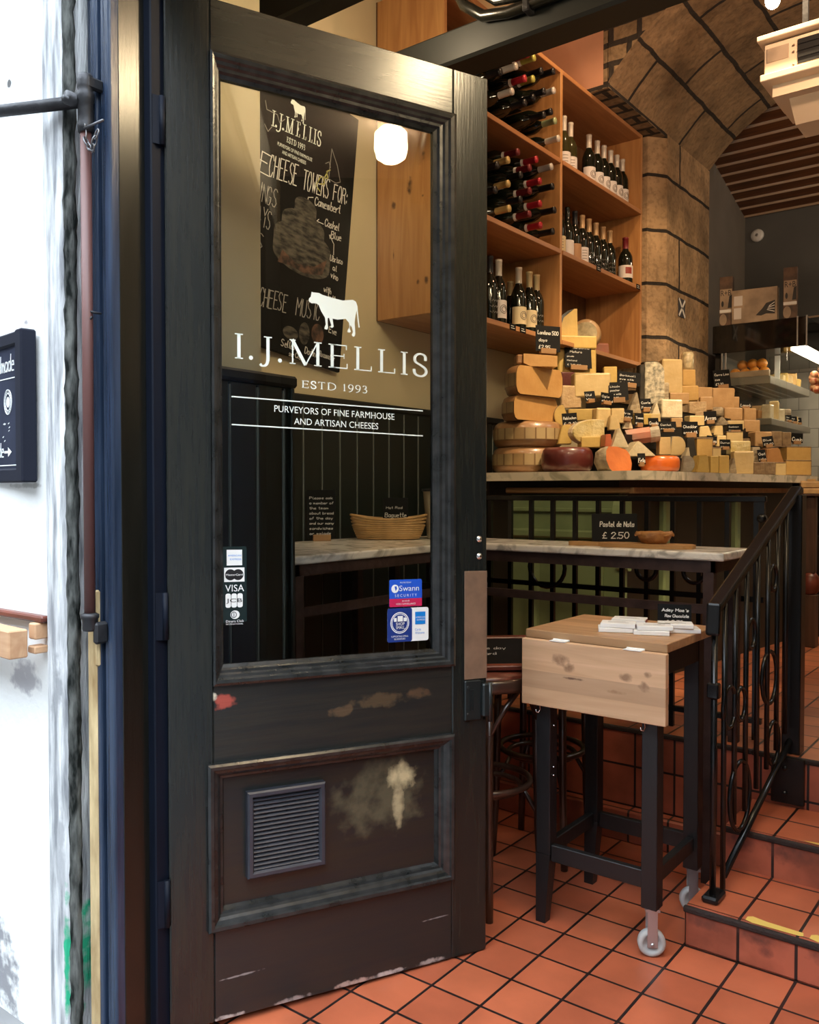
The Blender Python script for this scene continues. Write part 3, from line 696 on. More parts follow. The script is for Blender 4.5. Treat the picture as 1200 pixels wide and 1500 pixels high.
while x < -1.05:
    bx.b2(x, -0.586, 0.0, x+0.10, -0.570, 1.61, bev=0.004); x += 0.103
struct('wall_window_back', bx, M['panel'])
bx = MB(); y = -1.12
while y < -0.60:
    bx.b2(-1.014, y-0.0022, 0.02, -0.9992, y+0.0022, 1.60); y += 0.103
struct('trim_4', bx, M['bead'])
struct('trim_5', MB().b2(LW, -1.12, 1.61, -0.985, -0.555, 1.645, bev=0.008), M['dark_ledge'])
struct('wall_pier_left', MB().b2(LW, -1.12, 1.645, -1.075, -0.625, 3.05), M['cream'])
# front wall to the street
fb = MB()
fb.b2(-7, -1.32, -0.05, -1.045, -1.12, 6.0)
fb.b2(-1.045, -1.32, 2.62, 7, -1.12, 6.0)
struct('wall_front_right', MB().b2(0.99, -1.32, -0.05, 7, -1.121, 2.615), M['bluepaint'])
patches(M['facade'], [(-1.35,0.05,0.16,0.20,(0.30,0.30,0.32)), (-1.17,0.84,0.09,0.055,(0.50,0.50,0.53)), (-1.215,2.30,0.012,0.012,(0.1,0.1,0.1)), (-1.15,1.71,0.014,0.010,(0.25,0.22,0.24)), (-1.16,1.315,0.10,0.010,(0.5,0.5,0.48))], 0.25, 30)
struct('wall_front', fb, M['facade'])
mb = MB(); mb.b2(-1.045, -1.335, -0.05, -0.965, -1.12, 2.62, bev=0.006)
patches(M['margin'], [(-0.972,0.22,0.012,0.20,(0.02,0.42,0.22)), (-1.0,0.85,0.03,0.10,(0.35,0.36,0.38)), (-0.99,0.45,0.02,0.18,(0.45,0.46,0.48))], 0.3, 26)
struct('trim_6', mb, M['margin'])
# crumbling edge beside the pipe
mb = MB(); pts = []
for i in range(120): pts.append((-0.956+random.uniform(-0.0016,0.0016), -1.318+random.uniform(-0.0016,0.0016), -0.04+i*0.0225))
mb.tube(pts, [0.0145+random.uniform(-0.0016,0.0016) for _ in pts], 6)
struct('trim_7', mb, M['mould'])
# inside face of the front wall + right wall, ceilings, beams
struct('wall_front_inner', MB().b2(0.99, -1.12, 0.0, 1.85, -1.10, 2.62), M['panel'])
rw = MB(); rw.b2(1.85, -1.12, 0.0, 1.97, 6.0, 4.35)
struct('wall_right', rw, M['cream'])
struct('wainscot_right', MB().b2(1.825, -1.10, 0.0, 1.85, -0.12, 4.29).b2(1.825, -0.12, 0.0, 1.85, 1.9, 1.7), M['panel'])  # unseen; near stretch raised to the ceiling so the door glass reflects dark
struct('ceiling', MB().b2(LW-0.12, -0.30, 4.30, 1.97, 2.1, 4.42), M['ceiling'])
struct('ceiling_porch', MB().b2(LW-0.12, -1.12, 2.985, 1.97, -0.30, 3.10), M['ceiling'])
struct('ceiling_porch_riser', MB().b2(LW-0.12, -0.30, 2.985, 1.97, -0.26, 4.30), M['ceiling'])
struct('beam_front', MB().b2(LW, -0.40, 2.855, 1.85, -0.30, 2.985, bev=0.008), M['dark_ledge'])
# stone pier and arch
ax0, yA, yB = -1.15, 1.95, 3.57
pr = MB(); pr.prism([(LW-0.1, 2.70), (-1.235, 2.70), (-1.15, 2.80), (-1.15, yB), (LW-0.1, yB)], 3.49, Matrix.Translation((0,0,0.0)))
bm = pr.bm; uvl = bm.loops.layers.uv.verify(); bmesh.ops.recalc_face_normals(bm, faces=bm.faces)
for f in bm.faces:
    for l in f.loops:
        c = l.vert.co
        u = (c.x+1.235)*1.0 if c.y < 2.75 else 0.10+(c.y-2.80)
        if c.x < -1.3 and c.y > 3: u = 2.5
        l[uvl].uv = (u+0.62, c.z+0.05)
struct('pier_left', pr, M['stone'], keepuv=True)
cxa, cza, ra = -0.258, 2.81, 1.125
def arc_pts(n, r):
    a0 = math.atan2(3.49-cza, ax0-cxa); a1 = PI-a0
    return [(cxa+r*math.cos(a0+(a1-a0)*i/n), cza+r*math.sin(a0+(a1-a0)*i/n)) for i in range(n+1)]
ab = MB(); bm = ab.bm; uvl = bm.loops.layers.uv.verify()
P = arc_pts(40, ra); acc = 0
ny = 8
prev = None
for i, p in enumerate(P):
    if i: acc += math.hypot(p[0]-P[i-1][0], p[1]-P[i-1][1])
    row = [bm.verts.new((p[0], yA+(yB-yA)*k/ny, p[1])) for k in range(ny+1)]
    if prev:
        for k in range(ny):
            f = bm.faces.new([prev[0][k], prev[0][k+1], row[k+1], row[k]])
            for l, (yy, uu) in zip(f.loops, ((k, prev[1]), (k+1, prev[1]), (k+1, acc), (k, acc))):
                l[uvl].uv = ((yB-yA)*yy/ny+0.1, uu)
    prev = (row, acc)
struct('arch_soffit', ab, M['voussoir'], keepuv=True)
ab = MB()
for (yy) in (yA, yB):
    bm = ab.bm
    lo = [bm.verts.new((p[0], yy, p[1])) for p in P]; hi = [bm.verts.new((p[0], yy, 4.4)) for p in P]
    for i in range(len(P)-1): bm.faces.new([lo[i], lo[i+1], hi[i+1], hi[i]])
    ab.b2(-1.178, yy-(0 if yy == yA else 0.02), 3.49, ax0, yy+(0.02 if yy == yA else 0), 4.4)
    ab.b2(P[-1][0], yy-(0 if yy == yA else 0.02), 0.41 if yy == yB else 3.49, 1.9, yy+(0.02 if yy == yA else 0), 4.4)
struct('arch_face', ab, M['rubble'])
ab = MB(); ab.b2(LW-0.1, yA, 3.49, -1.178, yA+0.02, 4.4); ab.b2(LW-0.1, yB-0.02, 3.49, -1.178, yB, 4.4)
struct('arch_face_plaster', ab, M['pinkwall'])
ab = MB(); ab.b2(LW, yA, 3.468, ax0, 2.80, 3.49)
struct('arch_springer', ab, M['rubble'])
struct('pier_right', MB().b2(P[-1][0]+0.001, 2.70, 0.41, 1.85, yB, 3.49), M['stone'])
# room beyond the arch
struct('wall_beyond_left', MB().b2(LW-0.12, yB, 0.41, -1.335, 5.05, 4.1), M['greywall'])
struct('wall_back', MB().b2(-1.9, 5.0, 0.41, 2.2, 5.12, 4.1), M['backwall'])
struct('wall_back_tiles', MB().b2(-1.33, 4.985, 0.41, 1.8, 5.0, 2.30), M['white_tile'])
struct('trim_8', MB().b2(-1.33, 4.93, 2.56, 1.85, 5.0, 2.62, bev=0.006), M['dark_ledge'])
struct('trim_9', MB().b2(-1.33, 4.90, 2.66, 1.85, 4.96, 2.675), M['chrome'])
cb = MB(); gb = MB(); yy = yB
while yy < 5.0:
    zz = 3.97-(yy-yB)*0.285
    cb.box((0.2, yy+0.060, zz+0.02-0.017), (3.4, 0.113, 0.04), (R(-15.9),0,0), bev=0.004); gb.box((0.2, yy, zz+0.001), (3.4, 0.006, 0.03), (R(-15.9),0,0)); yy += 0.117
struct('ceiling_planks', cb, M['planks']); struct('trim_10', gb, M['plankgap'])
# the street behind the camera: the buildings across it
sbm = MB(); sbm.b2(-9, -10.0, -0.2, 9, -9.4, 8.5)
struct('wall_street_opposite', sbm, M['oldstone'])
struct('wall_street_end_added', MB().b2(8.5, -9.4, -0.2, 9.0, -1.2, 7.5).b2(-9.0, -9.4, -0.2, -8.5, -1.3, 7.5), M['oldstone'])  # unseen end walls, added to keep the bright horizon out of reflections
sw = MB()
for ix in range(-3, 4):
    for iz in range(3): sw.b2(ix*2.4-0.5, -9.44, 1.0+iz*2.6, ix*2.4+0.5, -9.385, 2.7+iz*2.6)
struct('window_1', sw, M['blackglass'])
# inner beam with the cable conduit
bb = MB(); bb.b2(-1.245, 0.20, 2.860, 1.85, 0.34, 2.985, bev=0.01)
bo = struct('beam_inner', bb, M['dark_ledge'])
ct = thing('cable_conduit', 'bundle of black painted cable pipes running along the dark ceiling beam', 'pipe', (0,0,0))
obj('pipe', MB().tube([(-0.94,0.176,3.14),(-0.88,0.176,3.03),(-0.80,0.176,2.968),(-0.70,0.176,2.948),(-0.58,0.176,2.945),(1.8,0.176,2.945)], 0.020, 12), M['blackpaint'], ct)
obj('pipe', MB().tube([(-0.88,0.180,3.22),(-0.83,0.180,3.07),(-0.75,0.180,3.004),(-0.66,0.180,2.988),(-0.55,0.180,2.986),(1.8,0.180,2.986)], 0.016, 12), M['blackpaint'], ct)
for x in (-0.62, -0.35, 0.1): obj('pipe_clip', MB().b2(x-0.012, 0.152, 2.918, x+0.012, 0.200, 3.008, bev=0.004), M['iron'], ct)
# door case on the left
jc = MB()
jc.b2(-0.945, -1.275, 0.0, -0.832, -1.165, 2.62, bev=0.004)
struct('door_1', jc, M['blackpaint'])
jm = MB()
for x0, x1, d in ((-0.944,-0.914,0.004), (-0.912,-0.888,0.018), (-0.884,-0.860,0.010), (-0.857,-0.833,0.020)):
    jm.b2(x0, -1.275-d, 0.0, x1, -1.268, 2.62, bev=0.005, seg=2)
struct('trim_11', jm, M['bluepaint'])
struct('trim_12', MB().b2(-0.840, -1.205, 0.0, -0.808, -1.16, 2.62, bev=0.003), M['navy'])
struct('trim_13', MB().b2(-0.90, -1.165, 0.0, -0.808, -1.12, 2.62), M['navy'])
bw = MB(); bw.b2(-0.932, -1.300, 0.0, -0.900, -1.27, 0.985, bev=0.006).b2(-0.905, -1.298, 0.9, -0.890, -1.27, 1.075, bev=0.004)
struct('trim_14', bw, M['barewood'])
hd = MB(); hd.b2(-1.0, -1.275, 2.52, 0.99, -1.14, 2.62)
struct('door_1_head', hd, M['bluepaint'])
struct('door_1_jamb_right', MB().b2(0.90, -1.275, 0.0, 0.99, -1.14, 2.52), M['bluepaint'])

# ================================================================ THE SHOP DOOR
dth = R(65.786)
door = thing('shop_door', 'tall glazed black-green shop door standing open with white lettering on its glass', 'door', (-0.797, -1.175, 0.0), (0, 0, dth))
DT = 0.046
for x0, x1 in ((0.0, 0.106), (0.772, 0.884)):
    obj('stile', MB().b2(x0, 0.0, 0.022, x1, DT, 2.462, bev=0.003), M['doorpaint'], door)
rail_spots = [(0.135, 0.795, 0.038, 0.024, (0.36,0.07,0.05)), (0.10, 0.81, 0.018, 0.02, (0.66,0.58,0.45)), (0.55, 0.75, 0.10, 0.025, (0.075,0.052,0.03)), (0.44, 0.735, 0.05, 0.02, (0.09,0.06,0.035)), (0.66, 0.755, 0.05, 0.02, (0.08,0.05,0.03))]
M['lockrail'] = mat('scarred_lock_rail_paint', (0.0135,0.0155,0.0155), 0.36, var=0.6, vscale=14, stretch=(0.3,5,5), col2=(0.024,0.0225,0.018), bump=0.12, bscale=35)
patches(M['lockrail'], rail_spots, 0.22, 34)
M['panelpaint'] = mat('scraped_panel_paint', (0.0135,0.0160,0.0170), 0.30, var=0.5, vscale=14, stretch=(0.4,5,4), col2=(0.019,0.019,0.015), bump=0.08, bscale=35)
patches(M['panelpaint'], [(0.56, 0.49, 0.15, 0.11, (0.085,0.080,0.050)), (0.627, 0.530, 0.050, 0.040, (0.58,0.49,0.28)), (0.615, 0.465, 0.018, 0.075, (0.40,0.34,0.20))], 0.5, 30)
M['bottomrail'] = mat('chipped_bottom_rail_paint', (0.0150,0.0180,0.0195), 0.3, var=0.5, vscale=12, stretch=(0.35,4,4), col2=(0.020,0.020,0.018), bump=0.06, bscale=25)
patches(M['bottomrail'], [(0.14,0.022,0.05,0.010,(0.42,0.38,0.36)), (0.30,0.020,0.06,0.009,(0.30,0.25,0.24)), (0.47,0.018,0.07,0.010,(0.42,0.30,0.26)), (0.58,0.016,0.06,0.009,(0.45,0.40,0.38)), (0.70,0.014,0.05,0.010,(0.35,0.30,0.28)), (0.17,0.118,0.06,0.003,(0.22,0.21,0.21)), (0.72,0.13,0.05,0.0025,(0.20,0.19,0.19))], 0.3, 55)
for z0, z1, m, nm in ((2.335, 2.462, 'doorrail', 'top_rail'), (0.640, 0.845, 'lockrail', 'lock_rail'), (0.022, 0.255, 'bottomrail', 'bottom_rail')):
    obj(nm, MB().b2(0.1065, 0.0015, z0, 0.7715, DT, z1, bev=0.002), M[m], door)
obj('panel', MB().b2(0.105, 0.022, 0.250, 0.775, 0.036, 0.645), M['panelpaint'], door)
mp = [(0.0, 0.004), (0.0, -0.012), (0.005, -0.017), (0.013, -0.016), (0.016, -0.010), (0.024, -0.006), (0.030, -0.001), (0.034, 0.006), (0.040, 0.008), (0.042, 0.014), (0.048, 0.024)]
mpg = [(0.0, 0.004), (0.0, -0.008), (0.005, -0.012), (0.011, -0.010), (0.014, -0.004), (0.019, -0.002), (0.022, 0.004), (0.027, 0.005), (0.030, 0.012), (0.036, 0.016), (0.036, 0.030)]
obj('panel_moulding', MB().frame(0.089, 0.246, 0.773, 0.651, mp), M['doormould'], door)
obj('glass_moulding', MB().frame(0.1045, 0.838, 0.7775, 2.338, mpg, (0.85, 1.3, 1.65, 1.45)), M['doormould'], door)
pane = obj('glass_pane', MB().b2(0.125, 0.022, 0.85, 0.757, 0.026, 2.32), M['glass'], door)
YG = 0.0212
lt = MB(); serif_text(lt, 'I.J.MELLIS', 0.160, 1.6265, 0.061, 0.552, YG); serif_text(lt, 'ESTD 1993', 0.338, 1.5690, 0.0185, 0.188, YG)
lt.b2(0.160, YG-0.0002, 1.5320, 0.690, YG+0.0002, 1.5350); lt.b2(0.160, YG-0.0002, 1.4645, 0.690, YG+0.0002, 1.4675)
type_text(lt, 'PURVEYORS OF FINE FARMHOUSE', 0.436, 1.5040, 0.0165, 0.335, YG, 'c'); type_text(lt, 'AND ARTISAN CHEESES', 0.438, 1.4760, 0.0165, 0.235, YG, 'c')
obj('lettering', lt, M['decal'], pane, label='white roman lettering I.J. MELLIS on the door glass')
obj('cow_emblem', flat_poly(MB(), COW, YG), M['decal'], pane, label='white cow silhouette above the lettering')
# card stickers, lower left of the glass
def sticker(name, label):
    return dict(name=name, label=label)
YS = 0.0206
def st_obj(name, build, mats, label):
    mb = MB(); build(mb); return obj(name, mb, mats, pane, label=label)
st_obj('sticker', lambda b: rrect(b, 0.134, 0.985, 0.196, 1.170, 0.004, 0.0213), M['tape'], 'dark clear film strip behind the card logos')
def f(b):
    b.mi = 0; b.b2(0.146, YS-0.0002, 1.124, 0.1845, YS+0.0002, 1.162)
    b.mi = 1; type_text(b, 'AMERICAN', 0.149, 1.146, 0.004, 0.033, YS-0.0006); type_text(b, 'EXPRESS', 0.154, 1.137, 0.004, 0.028, YS-0.0006)
st_obj('sticker', f, [M['white'], M['stickcyan']], 'white square card sticker')
def f(b):
    b.mi = 0; b.b2(0.1395, YS-0.0002, 1.084, 0.190, YS+0.0002, 1.1185)
    b.mi = 1
    for x in (0.155, 0.174): 
        n0 = len(b.bm.faces); disc(b, x, 1.1012, 0.0135, 0.0135, YS-0.0005)
        for ff in list(b.bm.faces)[n0:]: ff.material_index = 1
    b.mi = 0; type_text(b, 'MasterCard', 0.1435, 1.099, 0.0048, 0.042, YS-0.0010)
st_obj('sticker', f, [M['white'], M['blackink']], 'white card sticker with two overlapping dark discs')
def f(b): type_text(b, 'VISA', 0.1420, 1.0605, 0.0165, 0.047, YS)
st_obj('sticker', f, M['white'], 'white VISA lettering sticker')
def f(b):
    b.mi = 0
    for x in (0.1425, 0.1572, 0.1719): rrect(b, x, 1.021, x+0.0135, 1.0555, 0.005, YS)
    b.mi = 1; type_text(b, 'JCB', 0.144, 1.034, 0.0095, 0.040, YS-0.0006)
st_obj('sticker', f, [M['white'], M['blackink']], 'white three-bar JCB sticker')
def f(b):
    disc(b, 0.166, 1.0035, 0.0115, 0.0105, YS)
    type_text(b, 'Diners Club', 0.1435, 0.9850, 0.0058, 0.044, YS); type_text(b, 'INTERNATIONAL', 0.1435, 0.9790, 0.0035, 0.043, YS)
    n0 = len(b.bm.faces); disc(b, 0.163, 1.0035, 0.0072, 0.0078, YS-0.0005)
    for ff in list(b.bm.faces)[n0:]: ff.material_index = 1
    n0 = len(b.bm.faces); disc(b, 0.163, 1.0035, 0.0052, 0.0062, YS-0.0008)
    for ff in list(b.bm.faces)[n0:]: ff.material_index = 0
    b.mi = 1; b.b2(0.1622, YS-0.0012, 0.998, 0.1638, YS-0.0010, 1.009)
st_obj('sticker', f, [M['white'], M['blackink']], 'round white Diners Club sticker')
# two stickers, lower right
def setmi(b, n0, k):
    for ff in list(b.bm.faces)[n0:]: ff.material_index = k
def f(b):
    n = 0; rrect(b, 0.5875, 1.004, 0.6870, 1.0775, 0.004, YS); setmi(b, n, 0)
    n = len(b.bm.faces); b.b2(0.5878, YS-0.0005, 1.0045, 0.6867, YS-0.0002, 1.0260); setmi(b, n, 1)
    n = len(b.bm.faces); disc(b, 0.6045, 1.0530, 0.0112, 0.0112, YS-0.0006); setmi(b, n, 2)
    n = len(b.bm.faces); flat_poly(b, [(0.606,1.047),(0.6105,1.053),(0.609,1.060),(0.603,1.0595)], YS-0.0009); setmi(b, n, 0)
    n = len(b.bm.faces); type_text(b, 'Swann', 0.6175, 1.0465, 0.0150, 0.060, YS-0.0006); type_text(b, 'S E C U R I T Y', 0.604, 1.0310, 0.0072, 0.067, YS-0.0006)
    type_text(b, 'PROTECTED BY', 0.620, 1.0675, 0.0036, 0.034, YS-0.0006)
    type_text(b, '24 HOUR', 0.637, 1.0175, 0.0044, 0.023, YS-0.0009, 'c'); type_text(b, 'VIDEO SURVEILLANCE', 0.637, 1.0095, 0.0046, 0.060, YS-0.0009, 'c'); setmi(b, n, 2)
st_obj('sticker', f, [M['stickblue'], M['stickred'], M['white']], 'blue and crimson security sticker')
def f(b):
    rrect(b, 0.5815, 0.9095, 0.7075, 1.0005, 0.006, YS); setmi(b, 0, 1)
    n = len(b.bm.faces); rrect(b, 0.5815, 0.9095, 0.6565, 1.0005, 0.006, YS-0.0003); setmi(b, n, 0)
    for r, k in ((0.0285,1),(0.0262,0),(0.0245,1),(0.0228,0)):
        n = len(b.bm.faces); disc(b, 0.6190, 0.9610, r, r*1.02, YS-0.0006-0.0002*(0.03-r)*100); setmi(b, n, k)
    n = len(b.bm.faces)
    for x, w, h in ((0.600,0.008,0.010),(0.611,0.0155,0.015),(0.629,0.009,0.010)): b.b2(x, YS-0.0034, 0.965, x+w, YS-0.0032, 0.965+h)
    type_text(b, 'SHOP', 0.619, 0.9545, 0.0085, 0.026, YS-0.0034, 'c'); type_text(b, 'SMALL', 0.619, 0.9450, 0.0078, 0.026, YS-0.0034, 'c')
    type_text(b, 'SUPPORTING SMALL', 0.619, 0.9225, 0.0046, 0.052, YS-0.0006, 'c'); type_text(b, 'BUSINESSES', 0.619, 0.9155, 0.0044, 0.033, YS-0.0006, 'c'); setmi(b, n, 1)
    n = len(b.bm.faces); b.b2(0.6660, YS-0.0008, 0.9545, 0.6975, YS-0.0004, 0.9885); setmi(b, n, 2)
    type_text(b, 'Cards', 0.6655, 0.9375, 0.0060, 0.018, YS-0.0006); type_text(b, 'Welcome', 0.6655, 0.9285, 0.0060, 0.029, YS-0.0006); setmi(b, n, 2)
    n = len(b.bm.faces); type_text(b, 'AMERICAN', 0.6672, 0.9715, 0.0042, 0.029, YS-0.0010); type_text(b, 'EXPRESS', 0.671, 0.9645, 0.0042, 0.025, YS-0.0010); setmi(b, n, 1)
st_obj('sticker', f, [M['sticknavy'], M['white'], M['stickcyan']], 'navy and white SHOP SMALL sticker')
# vent, plate, lock, bolts, hinges
vb = MB(); vb.frame(0.190, 0.352, 0.396, 0.567, [(0,0.024),(0,0.004),(0.004,0.0),(0.012,0.0),(0.016,0.006),(0.018,0.018)])
for i in range(17):
    z = 0.374+i*0.0107; vb.box((0.293, 0.012, z), (0.172, 0.012, 0.0028), (R(38), 0, 0))
vb.b2(0.20, 0.019, 0.36, 0.386, 0.0215, 0.56)
obj('vent_grille', vb, M['vent'], door, label='grey louvred vent let into the lower panel')
obj('push_plate', MB().b2(0.810, -0.0022, 0.7955, 0.8835, 0.001, 1.0975, bev=0.001), M['brass'], door, label='dull brown metal push plate')
lk = MB(); lk.b2(0.809, -0.007, 0.681, 0.862, 0.001, 0.793, bev=0.003)
lk.b2(0.862, -0.018, 0.690, 0.884, 0.0, 0.783, bev=0.004); lk.cyl((0.886,-0.014,0.675),(0.886,-0.014,0.785), 0.0065)
for z in (0.775, 0.700): lk.sphere((0.818,-0.007,z), 0.0045, 8, (1,0.5,1))
lk.frame(0.824, 0.708, 0.836, 0.768, [(0,-0.006),(0,-0.0095),(0.0022,-0.0095),(0.0022,-0.006)])
obj('rim_lock', lk, M['lock'], door)
for z in (1.1865, 1.1385): obj('bolt', MB().sphere((0.8585,-0.002,z), 0.0065, 12, (1,0.7,1)).cyl((0.8585,0.002,z),(0.8585,-0.002,z),0.009), M['chrome'], door)
for z in (0.335, 1.01, 2.15):
    hb = MB(); hb.cyl((-0.006,0.0,z-0.055),(-0.006,0.0,z+0.055),0.007); hb.b2(-0.028,-0.0015,z-0.055,-0.006,0.001,z+0.055)
    obj('hinge', hb, M['navy'], door)

# an old door out of square: everything drops towards the free edge
def drop(o):
    if o.type == 'MESH':
        for v in o.data.vertices: v.co.z -= 0.022*v.co.x
    for c_ in o.children: drop(c_)
drop(door)

# ================================================================ STREET SIDE
ya = -1.335
pipe = thing('wall_pipe', 'red-brown painted iron pipe beside the door frame', 'pipe', (-0.889, -1.318, 0))
obj('pipe', MB().cyl((0,0,1.02),(0,0,2.13),0.0122,16), M['copper'], pipe)
obj('top_socket', MB().lathe([(0,2.10),(0.0165,2.10),(0.0175,2.112),(0.0165,2.12),(0.0165,2.165),(0.019,2.17),(0.019,2.185),(0.016,2.192),(0.0175,2.197),(0.0175,2.222),(0.014,2.228),(0,2.228)], n=18).b2(0.004,-0.006,2.195,0.018,0.035,2.222,bev=0.004), M['iron'], pipe)
obj('bottom_socket', MB().lathe([(0,0.985),(0.015,0.985),(0.017,0.99),(0.017,1.012),(0.020,1.015),(0.020,1.022),(0.013,1.026),(0,1.026)], n=18).b2(0.006,0.0,0.955,0.022,0.035,1.005,bev=0.006), M['iron'], pipe)
arm = thing('swing_arm', 'dark iron swing arm reaching left from the top of the wall pipe', 'bracket', (-0.889, -1.318, 0))
obj('bar', MB().cyl((-0.012,-0.010,2.168),(-0.46,-0.19,2.178),0.0135,12), M['iron'], arm)
obj('knuckle', MB().cyl((-0.020,-0.035,2.172),(-0.020,0.02,2.172),0.0155,14).cyl((-0.016,-0.045,2.166),(-0.016,0.0,2.166),0.007), M['iron'], arm)
ch = thing('retaining_chain', 'short steel chain and pin hanging between pipe and blue frame', 'chain', (-0.872, -1.325, 2.10))
cp = [(-0.010,0,0.005),(-0.006,-0.002,-0.018),(0.004,-0.002,-0.034),(0.014,-0.002,-0.046),(0.022,-0.002,-0.052),(0.028,-0.004,-0.042),(0.034,-0.002,-0.026),(0.040,0,-0.012)]
lb = MB()
for i, (p, q) in enumerate(zip(cp[:-1], cp[1:])):
    a = Vector(p); b = Vector(q); d = (b-a); L = d.length*0.75; t = d.normalized(); s_ = Vector((0,1,0)) if i % 2 else t.cross(Vector((0,1,0))).normalized()
    c = (a+b)/2
    lb.tube([c+t*L*math.cos(k*PI/5)+s_*0.0055*math.sin(k*PI/5) for k in range(10)], 0.0017, 6, True)
M['dullsteel'] = mat('dull_weathered_steel', (0.16,0.16,0.17), 0.4, 0.8)
obj('chain_links', lb, M['dullsteel'], ch)
obj('pin', MB().cyl((-0.008,-0.003,0.004),(0.052,0.006,0.010),0.0028,8).ring((-0.010,-0.003,0.010),0.006,0.0018), M['dullsteel'], ch)
hk = MB(); hk.tube([(-0.872,-1.295,1.700),(-0.872,-1.312,1.700),(-0.880,-1.318,1.703),(-0.888,-1.318,1.698),(-0.888,-1.318,1.688),(-0.880,-1.318,1.684),(-0.873,-1.316,1.690)],0.0028,8)
tag(obj('screw_hook', hk, M['iron']), 'small bent iron hook screwed into the blue door frame', 'hook')
# menu board on the wall
sg = thing('menu_board', 'black framed blue-black board with chalk white lettering on the white wall', 'sign', (-1.140, -1.322, 1.326), (0, 0, R(-7)))
SW = 0.60; SH = 0.352
# local x to the left is negative; right edge at x=0.055
obj('board', MB().b2(-SW+0.05, -0.022, 0.005, 0.045, -0.010, SH-0.005), M['signblue'], sg)
fr = MB()
for a in ((0.018, -0.038, -0.004, 0.055, 0.0, SH+0.006), (-SW+0.04, -0.038, -0.004, -SW+0.075, 0.0, SH+0.006), (-SW+0.075, -0.030, -0.004, 0.018, 0.0, 0.030), (-SW+0.075, -0.030, SH-0.026, 0.018, 0.0, SH+0.006)):
    fr.b2(*a, bev=0.004)
obj('frame', fr, M['signframe'], sg)
wr = MB(); ys = -0.0228
handwrite(wr, 'Handmade', -0.002, 0.268, 0.040, ys, 0.165, w=0.0034, align='r', jit=0.02)
wr.b2(-0.5, ys-0.0003, 0.249, 0.004, ys, 0.2515)
wr.b2(-0.5, ys-0.0003, 0.037, 0.012, ys, 0.0395)
handwrite(wr, 'cakes', -0.105, 0.185, 0.04, ys, w=0.0034, align='r', jit=0.02)
handwrite(wr, 'inside', -0.072, 0.060, 0.034, ys, 0.085, w=0.0034, align='r', jit=0.02)
wr.b2(-0.066, ys-0.0003, 0.068, -0.040, ys, 0.074); flat_poly(wr, [(-0.043,0.059),(-0.020,0.071),(-0.043,0.083)], ys)
wr.ring((-0.040, ys, 0.193), 0.030, 0.0014, n=24, m=4, sx=0.78); wr.ring((-0.040, ys, 0.193), 0.021, 0.0012, n=24, m=4, sx=0.78); disc(wr, -0.040, 0.193, 0.011, 0.013, ys)
for k in range(20):
    a = 2*PI*k/20; wr.quadstrip([(-0.040+0.0165*math.cos(a), 0.193+0.0215*math.sin(a)), (-0.040+0.0225*math.cos(a+0.12), 0.193+0.029*math.sin(a+0.12))], 0.0014, y=ys)
for x, z in ((-0.07,0.140),(-0.063,0.139),(-0.040,0.140),(-0.036,0.130),(-0.038,0.122),(-0.075,0.108),(-0.066,0.098)): wr.quadstrip([(x,z),(x+0.006,z+0.002)], 0.002, y=ys)
for v_ in wr.bm.verts: v_.co.x -= 0.024
obj('writing', wr, M['white'], sg)
# timber shelf remains under it
ts = thing('timber_ledge', 'broken pine batten under a brown moulding on the white wall', 'ledge', (-1.045, -1.322, 0.94))
obj('moulding', MB().b2(-0.6, -0.024, 0.050, 0.0, 0.0, 0.066, bev=0.004), M['mahog'], ts)
obj('batten', MB().box((-0.30, -0.055, 0.005), (0.56, 0.045, 0.066), (0, 0, R(-3)), bev=0.003), M['rawpine'], ts)
obj('end_block', MB().b2(-0.040, -0.035, 0.012, -0.010, 0.0, 0.050, bev=0.003), M['rawpine'], ts)
obj('end_block', MB().b2(-0.045, -0.035, -0.022, -0.012, 0.0, -0.004, bev=0.003), M['rawpine'], ts)

# ================================================================ BEHIND THE DOOR GLASS
bn = thing('chalk_banner', 'large black chalkboard with a cow logo and cheese tower drawing on the cream wall', 'chalkboard', (-1.596, 0.293, 1.80), (0, 0, R(90)))
bn.rotation_euler = Euler((0, R(6.5), R(90)), 'XYZ')
obj('board', MB().b2(-0.66, -0.008, 0.0, 0.0, 0.008, 1.10, bev=0.002), M['slate'], bn)
yb = -0.0086
w1 = MB()
def shear_serif(mb, text, x, z, h, width, rise, y):
    n0 = len(mb.bm.verts); serif_text(mb, text, x, z, h, width, y)
    for v in list(mb.bm.verts)[n0:]: v.co.z += (v.co.x-x)*rise
shear_serif(w1, 'I.J.MELLIS', -0.487, 0.850, 0.062, 0.275, 0.13, yb)
shear_serif(w1, 'ESTD 1993', -0.405, 0.822, 0.022, 0.105, 0.10, yb)
n0 = len(w1.bm.verts); type_text(w1, 'PURVEYORS OF FINE FARMHOUSE', -0.447, 0.792, 0.014, 0.190, yb); type_text(w1, 'AND ARTISAN CHEESES', -0.420, 0.768, 0.014, 0.130, yb)
cw = [((p[0]-0.36)*0.60-0.397, (p[1]-1.712)*0.75+0.925) for p in COW]
flat_poly(w1, cw, yb)
for v in list(w1.bm.verts)[n0:]: v.co.z += (v.co.x+0.42)*0.08
obj('logo_lettering', w1, M['decal'], bn, label='printed white cow logo and lettering')
w2 = MB()
handwrite(w2, 'CHEESE', -0.478, 0.655, 0.085, yb, 0.145, 0.0040, 0.05, 0.02, 0.13)
handwrite(w2, 'TOWERS', -0.300, 0.675, 0.080, yb, 0.150, 0.0040, 0.05, 0.02, 0.13)
handwrite(w2, 'FOR:', -0.120, 0.700, 0.066, yb, 0.080, 0.0040, 0.05, 0.02, 0.13)
handwrite(w2, 'E', -0.528, 0.655, 0.080, yb, None, 0.004)
